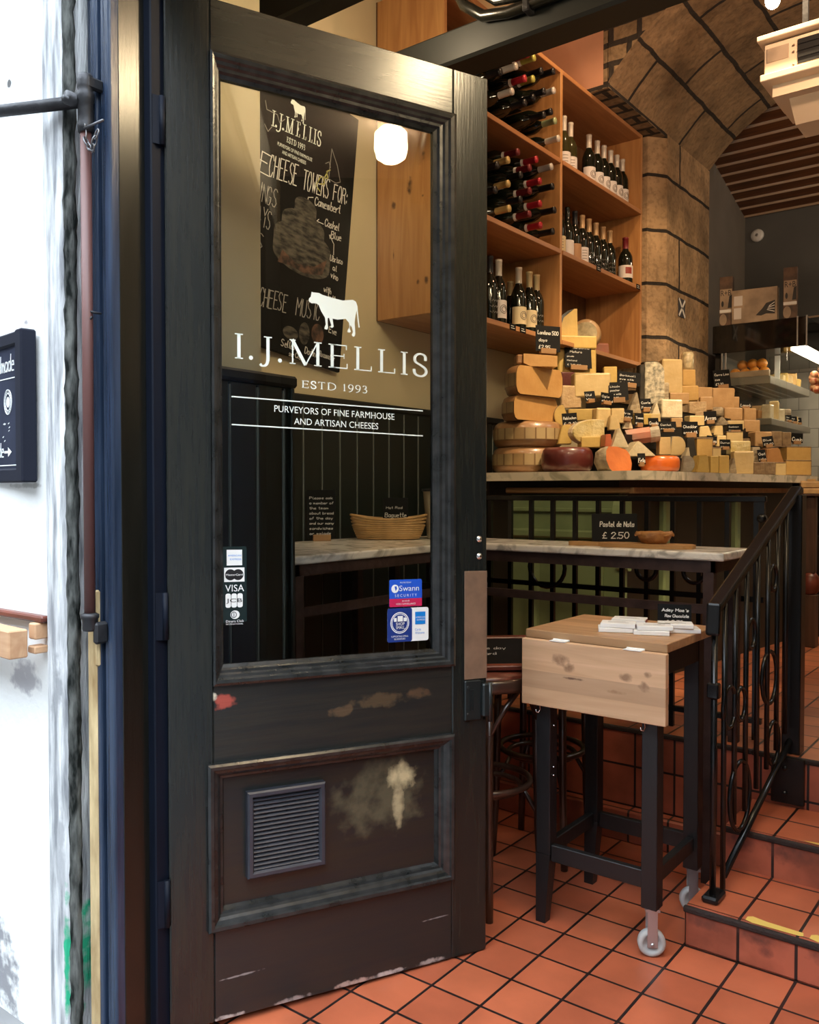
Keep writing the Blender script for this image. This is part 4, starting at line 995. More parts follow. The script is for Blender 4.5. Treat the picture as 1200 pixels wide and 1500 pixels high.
handwrite(w2, 'Camembert', -0.225, 0.640, 0.034, yb, 0.150, 0.0034, rise=0.12)
handwrite(w2, 'Cashel', -0.158, 0.575, 0.030, yb, 0.085, 0.0034, rise=0.12); handwrite(w2, 'Blue', -0.115, 0.540, 0.028, yb, 0.06, 0.0034, rise=0.12)
handwrite(w2, 'Ubriaco', -0.110, 0.445, 0.024, yb, 0.075, 0.003, rise=0.12); handwrite(w2, 'al', -0.090, 0.412, 0.022, yb, 0.022, 0.003); handwrite(w2, 'vino', -0.100, 0.378, 0.024, yb, 0.045, 0.003)
handwrite(w2, 'with', -0.135, 0.310, 0.022, yb, 0.045, 0.003); handwrite(w2, 'butter', -0.105, 0.285, 0.022, yb, 0.065, 0.003)
handwrite(w2, 'Selles', -0.345, 0.030, 0.026, yb, 0.075, 0.003); handwrite(w2, 'sur Cher', -0.300, -0.0, 0.020, yb, 0.075, 0.003)
handwrite(w2, 'Dodine', -0.215, 0.030, 0.026, yb, 0.075, 0.003); handwrite(w2, 'Rocamadour', -0.130, 0.040, 0.022, yb, 0.090, 0.003); handwrite(w2, 'Eve', -0.085, 0.150, 0.024, yb, 0.045, 0.003)
for a in ([(-0.235,0.665),(-0.262,0.655),(-0.266,0.625)], [(-0.266,0.625),(-0.274,0.640)], [(-0.266,0.625),(-0.252,0.636)], [(-0.165,0.580),(-0.205,0.578)], [(-0.205,0.578),(-0.193,0.590)], [(-0.205,0.578),(-0.193,0.568)], [(-0.092,0.475),(-0.095,0.520),(-0.125,0.548)], [(-0.125,0.548),(-0.112,0.552)], [(-0.125,0.548),(-0.120,0.535)]):
    w2.quadstrip(a, 0.003, y=yb)
obj('chalk_writing', w2, M['chalk'], bn)
w3 = MB()
handwrite(w3, 'CHEESE', -0.475, 0.150, 0.070, yb, 0.140, 0.0036, 0.05, 0.03, 0.10); handwrite(w3, 'MUSIC', -0.280, 0.170, 0.070, yb, 0.130, 0.0036, 0.05, 0.03, 0.10)
handwrite(w3, 'INGS', -0.520, 0.545, 0.070, yb, 0.09, 0.003); handwrite(w3, 'AYS', -0.520, 0.455, 0.070, yb, 0.07, 0.003); handwrite(w3, 'S', -0.525, 0.365, 0.060, yb, None, 0.003)
obj('chalk_writing', w3, mat('thin_grey_chalk', (0.40,0.39,0.37), 0.9), bn)
w4 = MB()
for (cx, cz, rx, rz, hh) in ((-0.270, 0.395, 0.160, 0.060, 0.075), (-0.275, 0.478, 0.120, 0.050, 0.060), (-0.272, 0.550, 0.062, 0.034, 0.062)):
    el = [(cx+rx*math.cos(t), cz+rz*math.sin(t)) for t in [PI+i*PI/14 for i in range(15)]]
    top = [(cx+rx*math.cos(t), cz+hh+rz*math.sin(t)) for t in [i*PI/14 for i in range(15)]]
    flat_poly(w4, el+top, yb-0.0002*(1 if rx > 0.14 else 2 if rx > 0.1 else 3))
flat_poly(w4, [(-0.225+0.030*math.cos(t), 0.108+0.045*math.sin(t)) for t in [i*PI/10 for i in range(20)]], yb-0.0002)
flat_poly(w4, [(-0.300+0.042*math.cos(t), 0.090+0.026*math.sin(t)) for t in [i*PI/10 for i in range(20)]], yb-0.0002)
obj('chalk_drawing', w4, M['chalkgrey'], bn)
w5 = MB(); flat_poly(w5, [(-0.150+0.036*math.cos(t), 0.125+0.042*math.sin(t)) for t in [i*PI/10 for i in range(20)]], yb-0.0002)
flat_poly(w5, [(-0.40,0.345),(-0.33,0.352),(-0.25,0.345),(-0.15,0.37),(-0.13,0.44),(-0.2,0.39),(-0.3,0.37),(-0.38,0.40)], yb-0.0010)
obj('chalk_drawing', w5, M['chalkred'], bn)
w6 = MB()
for a in ([(-0.225,0.720),(-0.205,0.760),(-0.190,0.770)], [(-0.225,0.720),(-0.200,0.705)], [(-0.190,0.770),(-0.175,0.745),(-0.200,0.735)], [(-0.185,0.765),(-0.160,0.775),(-0.170,0.800),(-0.150,0.815)], [(-0.165,0.800),(-0.180,0.770)]): w6.quadstrip(a, 0.005, y=yb)
obj('chalk_drawing', w6, M['chalkyellow'], bn)
w7 = MB()
for a in ([(-0.155,0.780),(-0.150,0.905),(-0.110,0.850),(-0.085,0.790),(-0.110,0.775),(-0.150,0.775)], [(-0.180,0.830),(-0.160,0.845),(-0.150,0.825)], [(-0.525,0.93),(-0.515,0.90),(-0.46,0.905),(-0.445,0.88),(-0.42,0.905)], [(-0.52,0.84),(-0.50,0.82),(-0.48,0.85)]): w7.quadstrip(a, 0.003, y=yb)
obj('chalk_drawing', w7, M['chalkdim'], bn)
# L-shaped pair of marble-topped bar tables
def slab(mb, x0, y0, z0, x1, y1, z1): return mb.b2(x0, y0, z0, x1, y1, z1, bev=0.006, seg=2)
t1 = thing('marble_bar_table', 'narrow marble-topped iron bar table along the left wall behind the door glass', 'table', (0, 0, 0))
obj('table_top', slab(MB(), -1.598, -0.548, 1.072, -1.030, 0.415, 1.100), M['marble'], t1)
fr = MB(); fr.b2(-1.060, -0.525, 1.035, -1.040, 0.40, 1.071); fr.b2(-1.58, -0.525, 1.035, -1.56, 0.40, 1.071); fr.b2(-1.58, -0.525, 1.035, -1.04, -0.500, 1.071)
obj('top_frame', fr, M['tableiron'], t1)
for x in (-1.065, -1.585):
    for y in (-0.525, 0.365): obj('leg', MB().b2(x, y, 0.0, x+0.034, y+0.034, 1.036), M['tableiron'], t1)
obj('stretcher', MB().b2(-1.056, -0.50, 0.905, -1.040, 0.37, 0.935), M['tableiron'], t1)
t2 = thing('marble_bar_table', 'marble-topped iron bar table holding the pastry board, in front of the black railing', 'table', (0, 0, 0))
obj('table_top', slab(MB(), -1.45, 0.420, 1.072, -0.030, 0.735, 1.100), M['marble'], t2)
fr = MB(); fr.b2(-1.44, 0.432, 1.032, -0.062, 0.446, 1.071); fr.b2(-1.44, 0.700, 1.032, -0.062, 0.714, 1.071); fr.b2(-0.076, 0.432, 1.032, -0.062, 0.714, 1.071)
obj('top_frame', fr, M['tableiron'], t2)
for x in (-0.098, -1.43): obj('leg', MB().b2(x, 0.425, 0.0, x+0.034, 0.459, 1.034), M['tableiron'], t2)
for x in (-0.098, -1.43): obj('leg', MB().b2(x, 0.690, 0.411, x+0.034, 0.720, 1.034), M['tableiron'], t2)
obj('stretcher', MB().b2(-1.40, 0.434, 0.895, -0.09, 0.452, 0.925), M['tableiron'], t2)
# things on the left table
TZ = 1.1005
def card_board(mb, w, h, tilt, z0=0.0, t=0.003, y0=0.0):
    mb.box((0, y0+math.sin(tilt)*h/2, z0+math.cos(tilt)*h/2), (w, t, h), (-tilt, 0, 0)); return mb
def wr_on(mb, tilt, z0=0.0, y0=0.0, t=0.003):
    # move flat writing (x, y~0, z) on to the tilted board face
    for v in mb.bm.verts:
        z = v.co.z; d = v.co.y - t/2 - 0.0004
        v.co.y = y0+math.sin(tilt)*z + d*math.cos(tilt); v.co.z = z0+math.cos(tilt)*z - d*0
    return mb
def card(name, label, loc, w, h, lines, yaw=YAW, tilt=R(12), holder=True, group=None, chalkw=None, cat='price card', roll=0.0):
    t = thing(name, label, cat, loc, (0, 0, yaw), group)
    if roll: t.rotation_euler = Euler((0, roll, yaw), 'XYZ')
    z0 = 0.0
    if holder:
        hb = MB(); hh = min(0.026, h*0.36); hb.box((0, 0.004, hh/2), (w*0.62, 0.030, hh), bev=0.0015)
        obj('card_holder', hb, M['holder'], t); z0 = hh*0.45
    obj('board', card_board(MB(), w, h, tilt, z0), M['slate'], t)
    wm = MB(); n = len(lines)
    for i, ln in enumerate(lines):
        txt, size, xo = ln if isinstance(ln, tuple) else (ln, 1.0, 0.0)
        hh = h*0.62/n*size
        ww = min(w*(0.84-xo), hh*(0.62 if h < 0.09 or h > 0.14 else 0.44)*len(txt))
        handwrite(wm, txt, -w*0.42+xo*w, h*(0.90-0.84*(i+0.86)/n), hh*0.62, 0.0, ww, chalkw or max(0.0011, hh*0.085), jit=0.03)
    wr_on(wm, tilt, z0); obj('writing', wm, M['chalk'], t)
    return t
card('note_card', 'tall handwritten black note card in a wood block on the left marble table', (-1.535, 0.125, TZ), 0.115, 0.195, ['Please ask', 'a member of', 'the team', 'about bread', 'of the day', 'and our many', 'sandwiches', 'or salads'], yaw=R(50), tilt=R(6), cat='sign')
bk = thing('banneton_basket', 'oval coiled cane bread basket on the left marble table', 'basket', (-1.400, 0.385, TZ), (0, 0, R(35)))
cb_ = MB()
for k in range(10):
    z = 0.007+k*0.0086; f_ = 0.80+0.20*(k/9)**0.8
    cb_.tube([(0.158*f_*math.cos(a), 0.068*f_*math.sin(a), z+ (0.018*(math.cos(a)**2) if k > 6 else 0)*(k-6)/3) for a in [i*2*PI/32 for i in range(32)]], 0.0052, 8, True)
obj('coil_wall', cb_, M['cane'], bk); bb_ = MB(); bb_.lathe([(0,0.002),(0.11,0.002),(0.11,0.008),(0,0.008)], n=28)
for v in bb_.bm.verts: v.co.y *= 0.45
obj('base', bb_, M['cane'], bk)
card('price_card', 'black handwritten baguette price card standing in the cane basket', (-1.365, 0.390, TZ+0.010), 0.105, 0.165, [('Hot Rod', 0.6, 0.05), ('Baguette', 1.1, 0.0), ('£ 2.00', 0.9, 0.08), ('takeaway', 0.6, 0.0)], yaw=R(42), tilt=R(8), holder=False)
cn = thing('enamel_bin', 'cream enamel bread bin with dark rim on the marble table by the wall', 'container', (-1.215, 0.598, TZ))
obj('body', MB().lathe([(0,0.0),(0.112,0.0),(0.115,0.012),(0.132,0.200),(0.132,0.205),(0.125,0.205),(0.110,0.02),(0,0.02)], n=32), M['enamel'], cn)
obj('rim', MB().lathe([(0.131,0.200),(0.138,0.202),(0.138,0.211),(0.126,0.211),(0.126,0.202)], n=32), M['enameldark'], cn)
tag(obj('napkin_box', MB().b2(-1.40,-0.44,TZ,-1.22,-0.36,TZ+0.022,bev=0.003), M['paperbox']), 'flat white box at the near end of the left marble table', 'box')

# ================================================================ RIGHT TABLE: pastry board
bd = thing('pastry_board', 'slim wooden serving board with a handle on the marble table', 'serving board', (-0.395, 0.535, TZ), (0, 0, R(4)))
pts = smooth([(-0.235,-0.018),(-0.215,-0.026),(-0.13,-0.020),(-0.105,-0.030),(-0.09,-0.052),(0.0,-0.055),(0.20,-0.055),(0.20,0.055),(0.0,0.055),(-0.09,0.052),(-0.105,0.030),(-0.13,0.020),(-0.215,0.026),(-0.235,0.018)], 3, True)
obj('board', MB().prism(pts, 0.014), wood('serving_board_wood', (0.48,0.27,0.11), (0.36,0.19,0.07), 'x', 0.45, 8), bd)
card('price_card', 'black price card for pastel de nata leaning on the serving board', (-0.475, 0.570, TZ+0.015), 0.165, 0.105, [('Pastel de Nata', 0.9, 0.10), ('£ 2.50', 1.1, 0.15)], yaw=R(30), tilt=R(14), holder=False, chalkw=0.0030)
pn = thing('custard_tart', 'golden custard tart pastry on the serving board beside the price card', 'pastry', (-0.318, 0.555, TZ+0.0145), (0, 0, R(20)))
pn.scale = (1.2, 1.2, 1.35)
ps = MB(); ps.lathe([(0,0.0),(0.030,0.0),(0.036,0.012),(0.043,0.026),(0.041,0.031),(0.030,0.024),(0.015,0.028),(0,0.030)], n=20)
for v in ps.bm.verts: v.co.x *= 1.25; v.co += Vector((random.uniform(-.002,.002), random.uniform(-.002,.002), random.uniform(-.001,.003)))
for k in range(6): ps.tube([(0.045*math.cos(k*1.05+a)*1.2, 0.036*math.sin(k*1.05+a), 0.022+0.006*a) for a in (0,0.4,0.8)], 0.004, 6)
obj('pastry_crust', ps, M['pastry'], pn)

# ================================================================ KITCHEN TROLLEY
tr = thing('kitchen_trolley', 'black legged kitchen trolley with beech drop-leaf top on the terracotta floor', 'trolley', (0, 0, 0))
obj('table_top', MB().b2(-0.440,-0.142,0.860,0.0,0.250,0.886,bev=0.002), M['beech'], tr)
lf = MB(); lf.b2(0.0,-0.022,0.0,0.444,0.0,0.196,bev=0.002)
obj('drop_leaf', lf, M['beechleaf'], tr, loc=(-0.437,-0.148,0.666))
for x in (-0.345, -0.115): obj('leaf_hinge', MB().b2(x,-0.1465,0.8615,x+0.052,-0.140,0.8665).b2(x,-0.172,0.8625,x+0.052,-0.146,0.8640), M['white'], tr)
for (x, y, cast) in ((-0.384,-0.110,False), (-0.384,0.215,False), (-0.052,-0.110,True), (-0.052,0.215,True)):
    lb = MB(); h0 = 0.138 if cast else 0.0
    if cast: lb.b2(x-0.023,y-0.023,h0,x+0.023,y+0.023,0.86,bev=0.002)
    else:
        lb.b2(x-0.023,y-0.023,0.21,x+0.023,y+0.023,0.86,bev=0.002)
        lb.prism([(-0.023,-0.023),(0.008,-0.023),(0.008,0.008),(-0.023,0.008)], 0.21, Matrix.Translation((x,y,0.0)), [(-0.023,-0.023),(0.023,-0.023),(0.023,0.023),(-0.023,0.023)])
    obj('leg', lb, M['blackwood'], tr)
    if cast:
        cs = MB(); cs.M = Matrix.Translation((x, y, 0)) @ Matrix.Rotation(R(32), 4, 'Z')
        for yy_ in (-0.018, 0.0155): cs.b2(-0.014,yy_,0.030,0.014,yy_+0.0025,0.134,bev=0.001)
        cs.b2(-0.020,-0.020,0.131,0.020,0.020,0.1385); cs.cyl((0,-0.021,0.0385),(0,0.021,0.0385),0.0055,10)
        co = obj('castor', cs, M['steelgrey'], tr)
        wh = MB()
        Mw = Matrix.Translation((x, y, 0.0385)) @ Matrix.Rotation(R(32), 4, 'Z') @ Matrix.Rotation(R(90), 4, 'X')
        wh.lathe([(0.0,-0.011),(0.024,-0.011),(0.0245,-0.013),(0.034,-0.013),(0.0385,-0.008),(0.0385,0.008),(0.034,0.013),(0.0245,0.013),(0.024,0.011),(0,0.011)], n=32, M=Mw)
        obj('castor_wheel', wh, M['castorwheel'] if 'castorwheel' in M else mat('grey_rubber_wheel', (0.46,0.46,0.45), 0.45), co)
rl = {'front':(-0.361,-0.125,-0.075,-0.103),'back':(-0.361,0.208,-0.075,0.230)}
for k,(x0,y0,x1,y1) in rl.items(): obj('rail', MB().b2(x0,y0,0.190,x1,y1,0.240,bev=0.002), M['blackwood'], tr)
for x in (-0.384,-0.052): obj('rail', MB().b2(x-0.011,-0.087,0.196,x+0.011,0.192,0.240,bev=0.002), M['blackwood'], tr)
ap = MB(); ap.b2(-0.405,-0.131,0.785,-0.03,-0.113,0.859); ap.b2(-0.405,0.218,0.785,-0.03,0.236,0.859); ap.b2(-0.405,-0.113,0.785,-0.387,0.218,0.859); ap.b2(-0.049,-0.113,0.785,-0.031,0.218,0.859)
obj('apron', ap, M['blackwood'], tr)
for x in (-0.392,-0.064): obj('hook', MB().tube([(x,-0.134,0.672),(x,-0.140,0.660),(x+0.003,-0.142,0.648),(x+0.001,-0.150,0.640),(x-0.005,-0.153,0.643),(x-0.006,-0.153,0.650)],0.0022,6), M['chrome'], tr)
sc_ = MB()
for x, y, z in ((-0.360,-0.118,0.60),(-0.360,-0.118,0.475),(-0.360,-0.118,0.45),(-0.0745,-0.118,0.58),(-0.0745,-0.118,0.41),(-0.0745,0.205,0.62),(-0.0745,0.205,0.47)): sc_.cyl((x,y,z),(x+0.006,y,z),0.0025,8)
obj('screw', sc_, M['chrome'], tr)
# white boxes on the trolley
BX = [(-0.205,-0.020,0.0,8),(-0.198,-0.015,1,2),(-0.215,0.075,0,-6),(-0.205,0.082,1,-2),(-0.100,-0.005,0,4),(-0.095,0.002,1,9),(-0.045,0.085,0,12),(-0.060,0.075,1,6)]
nm_ = ['lower box of the front left stack','upper box of the front left stack','lower box of the rear left stack','upper box of the rear left stack','lower box of the front right stack','upper box of the front right stack','lower box of the rear right stack','upper box of the rear right stack']
for i, (x, y, lv, a) in enumerate(BX):
    z = 0.8865+lv*0.0135
    b_ = thing('chocolate_box', 'white card chocolate bar box, '+nm_[i]+' on the trolley', 'box', (x, y, z), (0, 0, R(a+18)), 'white chocolate boxes on the trolley')
    obj('carton', MB().b2(-0.050,-0.034,0,0.050,0.034,0.0130,bev=0.0015), M['paperbox'], b_)
    obj('edge_print', MB().b2(0.0502,-0.032,0.002,0.0506,0.032,0.011), M['paperred'], b_)
    if lv:
        tx = MB(); 
        for k in range(2): tx.b2(-0.03,-0.008+k*0.014,0.01305,0.03-0.01*k,-0.005+k*0.014,0.0132)
        obj('print', tx, M['label_ink'], b_)
card('price_card', 'black raw chocolate price card in a wood block behind the white boxes', (-0.085, 0.135, 0.8865), 0.098, 0.062, [("Adey Mae's", 1.0, 0.05), ('Raw Chocolate', 1.0, 0.14), ('£ 3.70', 1.0, 0.18)], yaw=R(22), tilt=R(10), chalkw=0.0019)

# ================================================================ STOOLS
def stool(label, cx, cy, rot):
    t = thing('bentwood_stool', label, 'stool', (cx, cy, 0), (0, 0, rot), 'bentwood stools under the bar tables')
    obj('seat', MB().lathe([(0,0.715),(0.165,0.715),(0.172,0.722),(0.165,0.738),(0,0.742)], n=32), M['mahog'], t)
    obj('seat_ring', MB().lathe([(0.160,0.690),(0.188,0.690),(0.192,0.700),(0.192,0.722),(0.186,0.730),(0.166,0.728)], n=36), M['bentwood'], t)
    for k in range(4):
        a = PI/4+k*PI/2; c, s_ = math.cos(a), math.sin(a)
        obj('leg', MB().tube([(0.168*c,0.168*s_,0.70),(0.172*c,0.172*s_,0.45),(0.178*c,0.178*s_,0.2),(0.190*c,0.190*s_,0.0)], [0.014,0.0135,0.013,0.0125], 10), M['bentwood'], t)
        a2 = a+R(38); a3 = a-R(38)
        br = MB()
        for aa in (a2, a3): br.tube([(0.176*c,0.176*s_,0.56),(0.160*math.cos((a+aa)/2),0.160*math.sin((a+aa)/2),0.64),(0.160*math.cos(aa),0.160*math.sin(aa),0.692)], 0.0085, 8)
        obj('brace', br, M['bentwood'], t)
    fr_ = MB(); fr_.ring((0,0,0.375), 0.150, 0.0105, 'z', 32, 8); fr_.ring((0,0,0.355), 0.120, 0.009, 'z', 28, 8)
    for k in range(4):
        a = PI/4+k*PI/2; c, s_ = math.cos(a), math.sin(a)
        fr_.tube([(0.185*c,0.185*s_,0.14),(0.170*c,0.170*s_,0.27),(0.120*c,0.120*s_,0.352)], 0.008, 8)
    obj('foot_ring', fr_, M['bentwood'], t)
    return t
stool('dark bentwood stool nearest the door edge with a chalkboard resting on it', -0.630, -0.080, R(-6.8))
stool('dark bentwood stool behind the kitchen trolley under the marble table', -0.652, 0.345, R(8))
lyb = thing('lying_chalkboard', 'red framed chalkboard lying on the stool beside the door edge', 'chalkboard', (-0.64, -0.06, 0.771), (R(12), 0, R(42)))
obj('board', MB().b2(-0.16,-0.12,0.0,0.16,0.12,0.012), M['slate'], lyb)
lyb.scale = (0.9, 0.9, 0.9)
fb_ = MB()
for a in ((-0.185,-0.145,0.0,0.185,-0.12,0.018),(-0.185,0.12,0.0,0.185,0.145,0.018),(-0.185,-0.12,0.0,-0.16,0.12,0.018),(0.16,-0.12,0.0,0.185,0.12,0.018)): fb_.b2(*a, bev=0.003)
obj('frame', fb_, M['mahog'], lyb)
wm = MB()
for i, tx in enumerate(('toasties', 'soup of the day', 'cheese board', 'salads')): handwrite(wm, tx, -0.13, 0.07-i*0.05, 0.022, 0.0, 0.014*len(tx), 0.0026)
for v in wm.bm.verts: v.co = Vector((v.co.x, v.co.z, 0.0128-v.co.y*0))
obj('writing', wm, M['chalk'], lyb)

# ================================================================ RAILINGS
rg = thing('platform_railing', 'black iron railing along the raised platform behind the marble table', 'railing', (0, 0.775, 0))
obj('top_rail', MB().b2(-1.20,-0.012,1.262,0.005,0.012,1.284,bev=0.003).b2(-0.02,-0.010,1.200,0.0,0.010,1.265).cyl((-0.010,-0.012,1.205),(-0.010,0.012,1.205),0.016), M['blackiron'], rg)
obj('bottom_rail', MB().b2(-1.20,-0.010,0.47,-0.005,0.010,0.488), M['blackiron'], rg)
obj('middle_rail', MB().b2(-1.20,-0.009,0.905,0.0,0.009,0.925), M['blackiron'], rg)
for i in range(12):
    x = -1.145+i*0.1015; obj('baluster', MB().b2(x-0.0085,-0.0085,0.411,x+0.0085,0.0085,1.265), M['blackiron'], rg)
for x, r in ((-0.865,0.082),(-0.435,0.040),(-0.25,0.040)): obj('ring', MB().ring((x,-0.004,0.985 if r > 0.05 else 1.0),r,0.009), M['blackiron'], rg)
sr = thing('stair_railing', 'black iron stair railing with ring ornaments rising over the tiled steps', 'railing', (0, 0, 0))
def sp(t, z=None):    # along the stair, t 0..1
    return (0.056+0.062*t, 0.075+0.625*t)
a0 = sp(0); a1 = sp(1)
hr = MB(); d = Vector((a1[0]-a0[0], a1[1]-a0[1], 1.300-0.968)); Lh = d.length
q = d.to_track_quat('Y', 'Z').to_matrix().to_4x4()
hr.M = Matrix.Translation((a0[0], a0[1], 0.968)) @ q
hr.b2(-0.020, -0.012, -0.012, 0.020, Lh+0.02, 0.012, bev=0.006, seg=2)
hr.M = Matrix.Identity(4)
hr.box((a0[0], a0[1]-0.012, 0.935), (0.040, 0.022, 0.095), (R(-6),0,0), bev=0.008, seg=2)
hr.box((a1[0], a1[1]+0.02, 1.302), (0.034, 0.05, 0.022), (0,0,0), bev=0.004)
obj('handrail', hr, M['blackiron'], sr)
def hz(t): return 0.968+(1.300-0.968)*t-0.012
def lz(t): return 0.20+0.33*t
obj('newel_post', MB().b2(a1[0]-0.030,a1[1]-0.030,0.411,a1[0]+0.030,a1[1]+0.030,1.29,bev=0.003), M['blackiron'], sr)
obj('base_plate', MB().b2(a1[0]-0.05,0.625,0.255,a1[0]+0.055,0.643,0.41,bev=0.002).cyl((a1[0]-0.005,0.628,0.375),(a1[0]-0.005,0.618,0.375),0.008).cyl((a1[0]-0.005,0.628,0.29),(a1[0]-0.005,0.618,0.29),0.008), M['blackiron'], sr)
obj('newel_post', MB().cyl((a0[0],a0[1],0.118),(a0[0],a0[1],0.90),0.0095,10).b2(a0[0]-0.024,a0[1]-0.03,0.116,a0[0]+0.024,a0[1]+0.05,0.137,bev=0.006), M['blackiron'], sr)
obj('collar', MB().box((a0[0],a0[1]-0.003,0.728),(0.034,0.028,0.045),bev=0.004), M['blackiron'], sr)
for i, t in enumerate((0.11,0.23,0.36,0.50,0.63,0.76,0.88)):
    x, y = sp(t); z0 = 0.30 if t < 0.25 else lz(t)
    if t < 0.2: z0 = 0.12
    obj('baluster', MB().cyl((x,y,z0),(x,y,hz(t)),0.0082,8), M['blackiron'], sr)
lo = MB(); p0 = sp(0.12); p1 = sp(1.0)
lo.cyl((p0[0],p0[1],0.165),(p1[0],p1[1],0.47),0.011,8); obj('lower_rail', lo, M['blackiron'], sr)
for t, z, r in ((0.17,0.66,0.062),(0.30,0.655,0.050),(0.66,0.70,0.085),(0.30,0.375,0.105),(0.72,0.48,0.07),(0.42,0.86,0.045),(0.7,1.02,0.04)):
    x, y = sp(t); m_ = MB(); n = 22
    ang = math.atan2(a1[1]-a0[1], a1[0]-a0[0])
    pts = [(x+r*0.72*math.cos(k*2*PI/n)*math.cos(ang), y+r*0.72*math.cos(k*2*PI/n)*math.sin(ang), z+r*math.sin(k*2*PI/n)) for k in range(n)]
    m_.tube(pts, 0.0068, 8, True); obj('ring', m_, M['blackiron'], sr)
for x0, x1, lb_ in ((0.165,0.315,'broad worn yellow paint strip on the edge of the lowest step'),(0.330,0.50,'second worn yellow paint strip further along the lowest step')):
    m_ = MB(); pts = [(x0,0.020),(x0+0.02,0.012),(x1-0.01,0.016),(x1,0.020),(x1-0.004,0.038),(x0+0.05,0.042),(x0+0.012,0.050),(x0,0.040)]
    m_.prism(pts, 0.0006, Matrix.Translation((0,0,0.1167))); tag(obj('edge_marking', m_, M['yellowpaint']), lb_, 'edge marking')
m_ = MB(); m_.prism([(0.235,0.368),(0.27,0.362),(0.50,0.362),(0.50,0.382),(0.30,0.380)], 0.0006, Matrix.Translation((0,0,0.2417)))
tag(obj('edge_marking', m_, M['yellowpaint']), 'thin yellow paint strip on the edge of the second step', 'edge marking')

# ================================================================ COUNTER
ct_ = thing('cheese_counter', 'marble-topped cheese counter with green panelled front behind the black railing', 'counter', (0, 0, 0))
cp_ = [(-1.42,1.105),(-1.40,1.10),(-0.66,1.100),(-0.60,1.118),(-0.575,1.18),(-0.345,3.12),(-0.40,3.18),(-1.12,3.18),(-1.12,1.65),(-1.47,1.65),(-1.47,1.16)]
obj('marble_top', MB().prism(cp_, 0.040, Matrix.Translation((0,0,1.350))), M['marble_old'], ct_)
obj('body', MB().prism([(-1.42,1.20),(-0.74,1.20),(-0.48,3.10),(-1.12,3.10),(-1.12,1.62),(-1.42,1.62)], 0.94, Matrix.Translation((0,0,0.411))), M['darkgreen'], ct_)
tm = MB(); tm.b2(-1.30,1.150,1.292,-0.66,1.20,1.318,bev=0.006); tm.prism([(-0.67,1.150),(-0.65,1.150),(-0.42,3.08),(-0.48,3.08),(-0.68,1.20)], 0.026, Matrix.Translation((0,0,1.292)))
obj('trim_rail', tm, M['trimwood'], ct_)
gp = MB(); gp.b2(-1.28,1.178,0.42,-0.70,1.201,1.285)
gp.b2(-1.28,1.162,1.205,-0.70,1.18,1.225,bev=0.004); gp.b2(-1.28,1.150,1.085,-0.70,1.18,1.125,bev=0.008); gp.b2(-1.28,1.166,1.225,-0.70,1.18,1.28)
gp.frame(-1.16,0.47,-0.80,1.06,[(0,1.178),(0,1.168),(0.01,1.160),(0.025,1.168),(0.035,1.179)])
obj('front_panel', gp, M['green'], ct_)
cr = MB(); Mx = Matrix(((0,0,1,-0.735),(1,0,0,1.17),(0,1,0,0),(0,0,0,1)))
cr.prism(smooth([(0.03,0.95),(-0.01,0.96),(-0.02,1.05),(-0.045,1.12),(-0.055,1.20),(-0.03,1.27),(0.03,1.28)],4), 0.055, Mx)
obj('corbel', cr, M['green'], ct_)
cr = MB(); cr.M = Matrix.Rotation(0,4,'Z'); Mx = Matrix(((0,0,1,-0.55),(1,0,0,2.0),(0,1,0,0),(0,0,0,1)))
for yy in (1.55, 2.3):
    cr = MB(); cr.b2(-0.74+(yy-1.2)*0.137-0.02, yy, 0.45, -0.74+(yy-1.2)*0.137+0.03, yy+0.07, 1.285, bev=0.01)
    obj('pilaster', cr, M['green'], ct_)
# stepped display block under the pile of cheese
def rr_poly(k, ins):
    e = 0.10+ins+(0.07 if k < 2 else 0.0)
    xr0 = -0.62-e+(1.13+e-1.13)*0.122; yb_ = 1.13+e+(0.08 if k < 2 else 0.0)
    xr1 = -0.62-e+(3.14-1.13)*0.122
    xl = -1.10
    return [(xl, max(yb_, 1.60)), (-0.99, max(yb_, 1.60)), (-0.99, yb_), (xr0, yb_), (xr1, 3.14), (xl, 3.14)] if yb_ < 1.58 else [(xl, yb_), (xr0, yb_), (xr1, 3.14), (xl, 3.14)]
ds = MB(); k = 0; z = 1.3905
while True:
    ins = k*0.0690
    poly = rr_poly(k, ins)
    if poly[-2][0] - poly[-1][0] < 0.06: break
    if ins+0.1 > 0.50: break
    ds.prism(poly, 0.060, Matrix.Translation((0,0,z))); z += 0.060; k += 1
tag(obj('display_riser', ds, M['blackwood']), 'black stepped display riser buried under the pile of cheese', 'display stand')
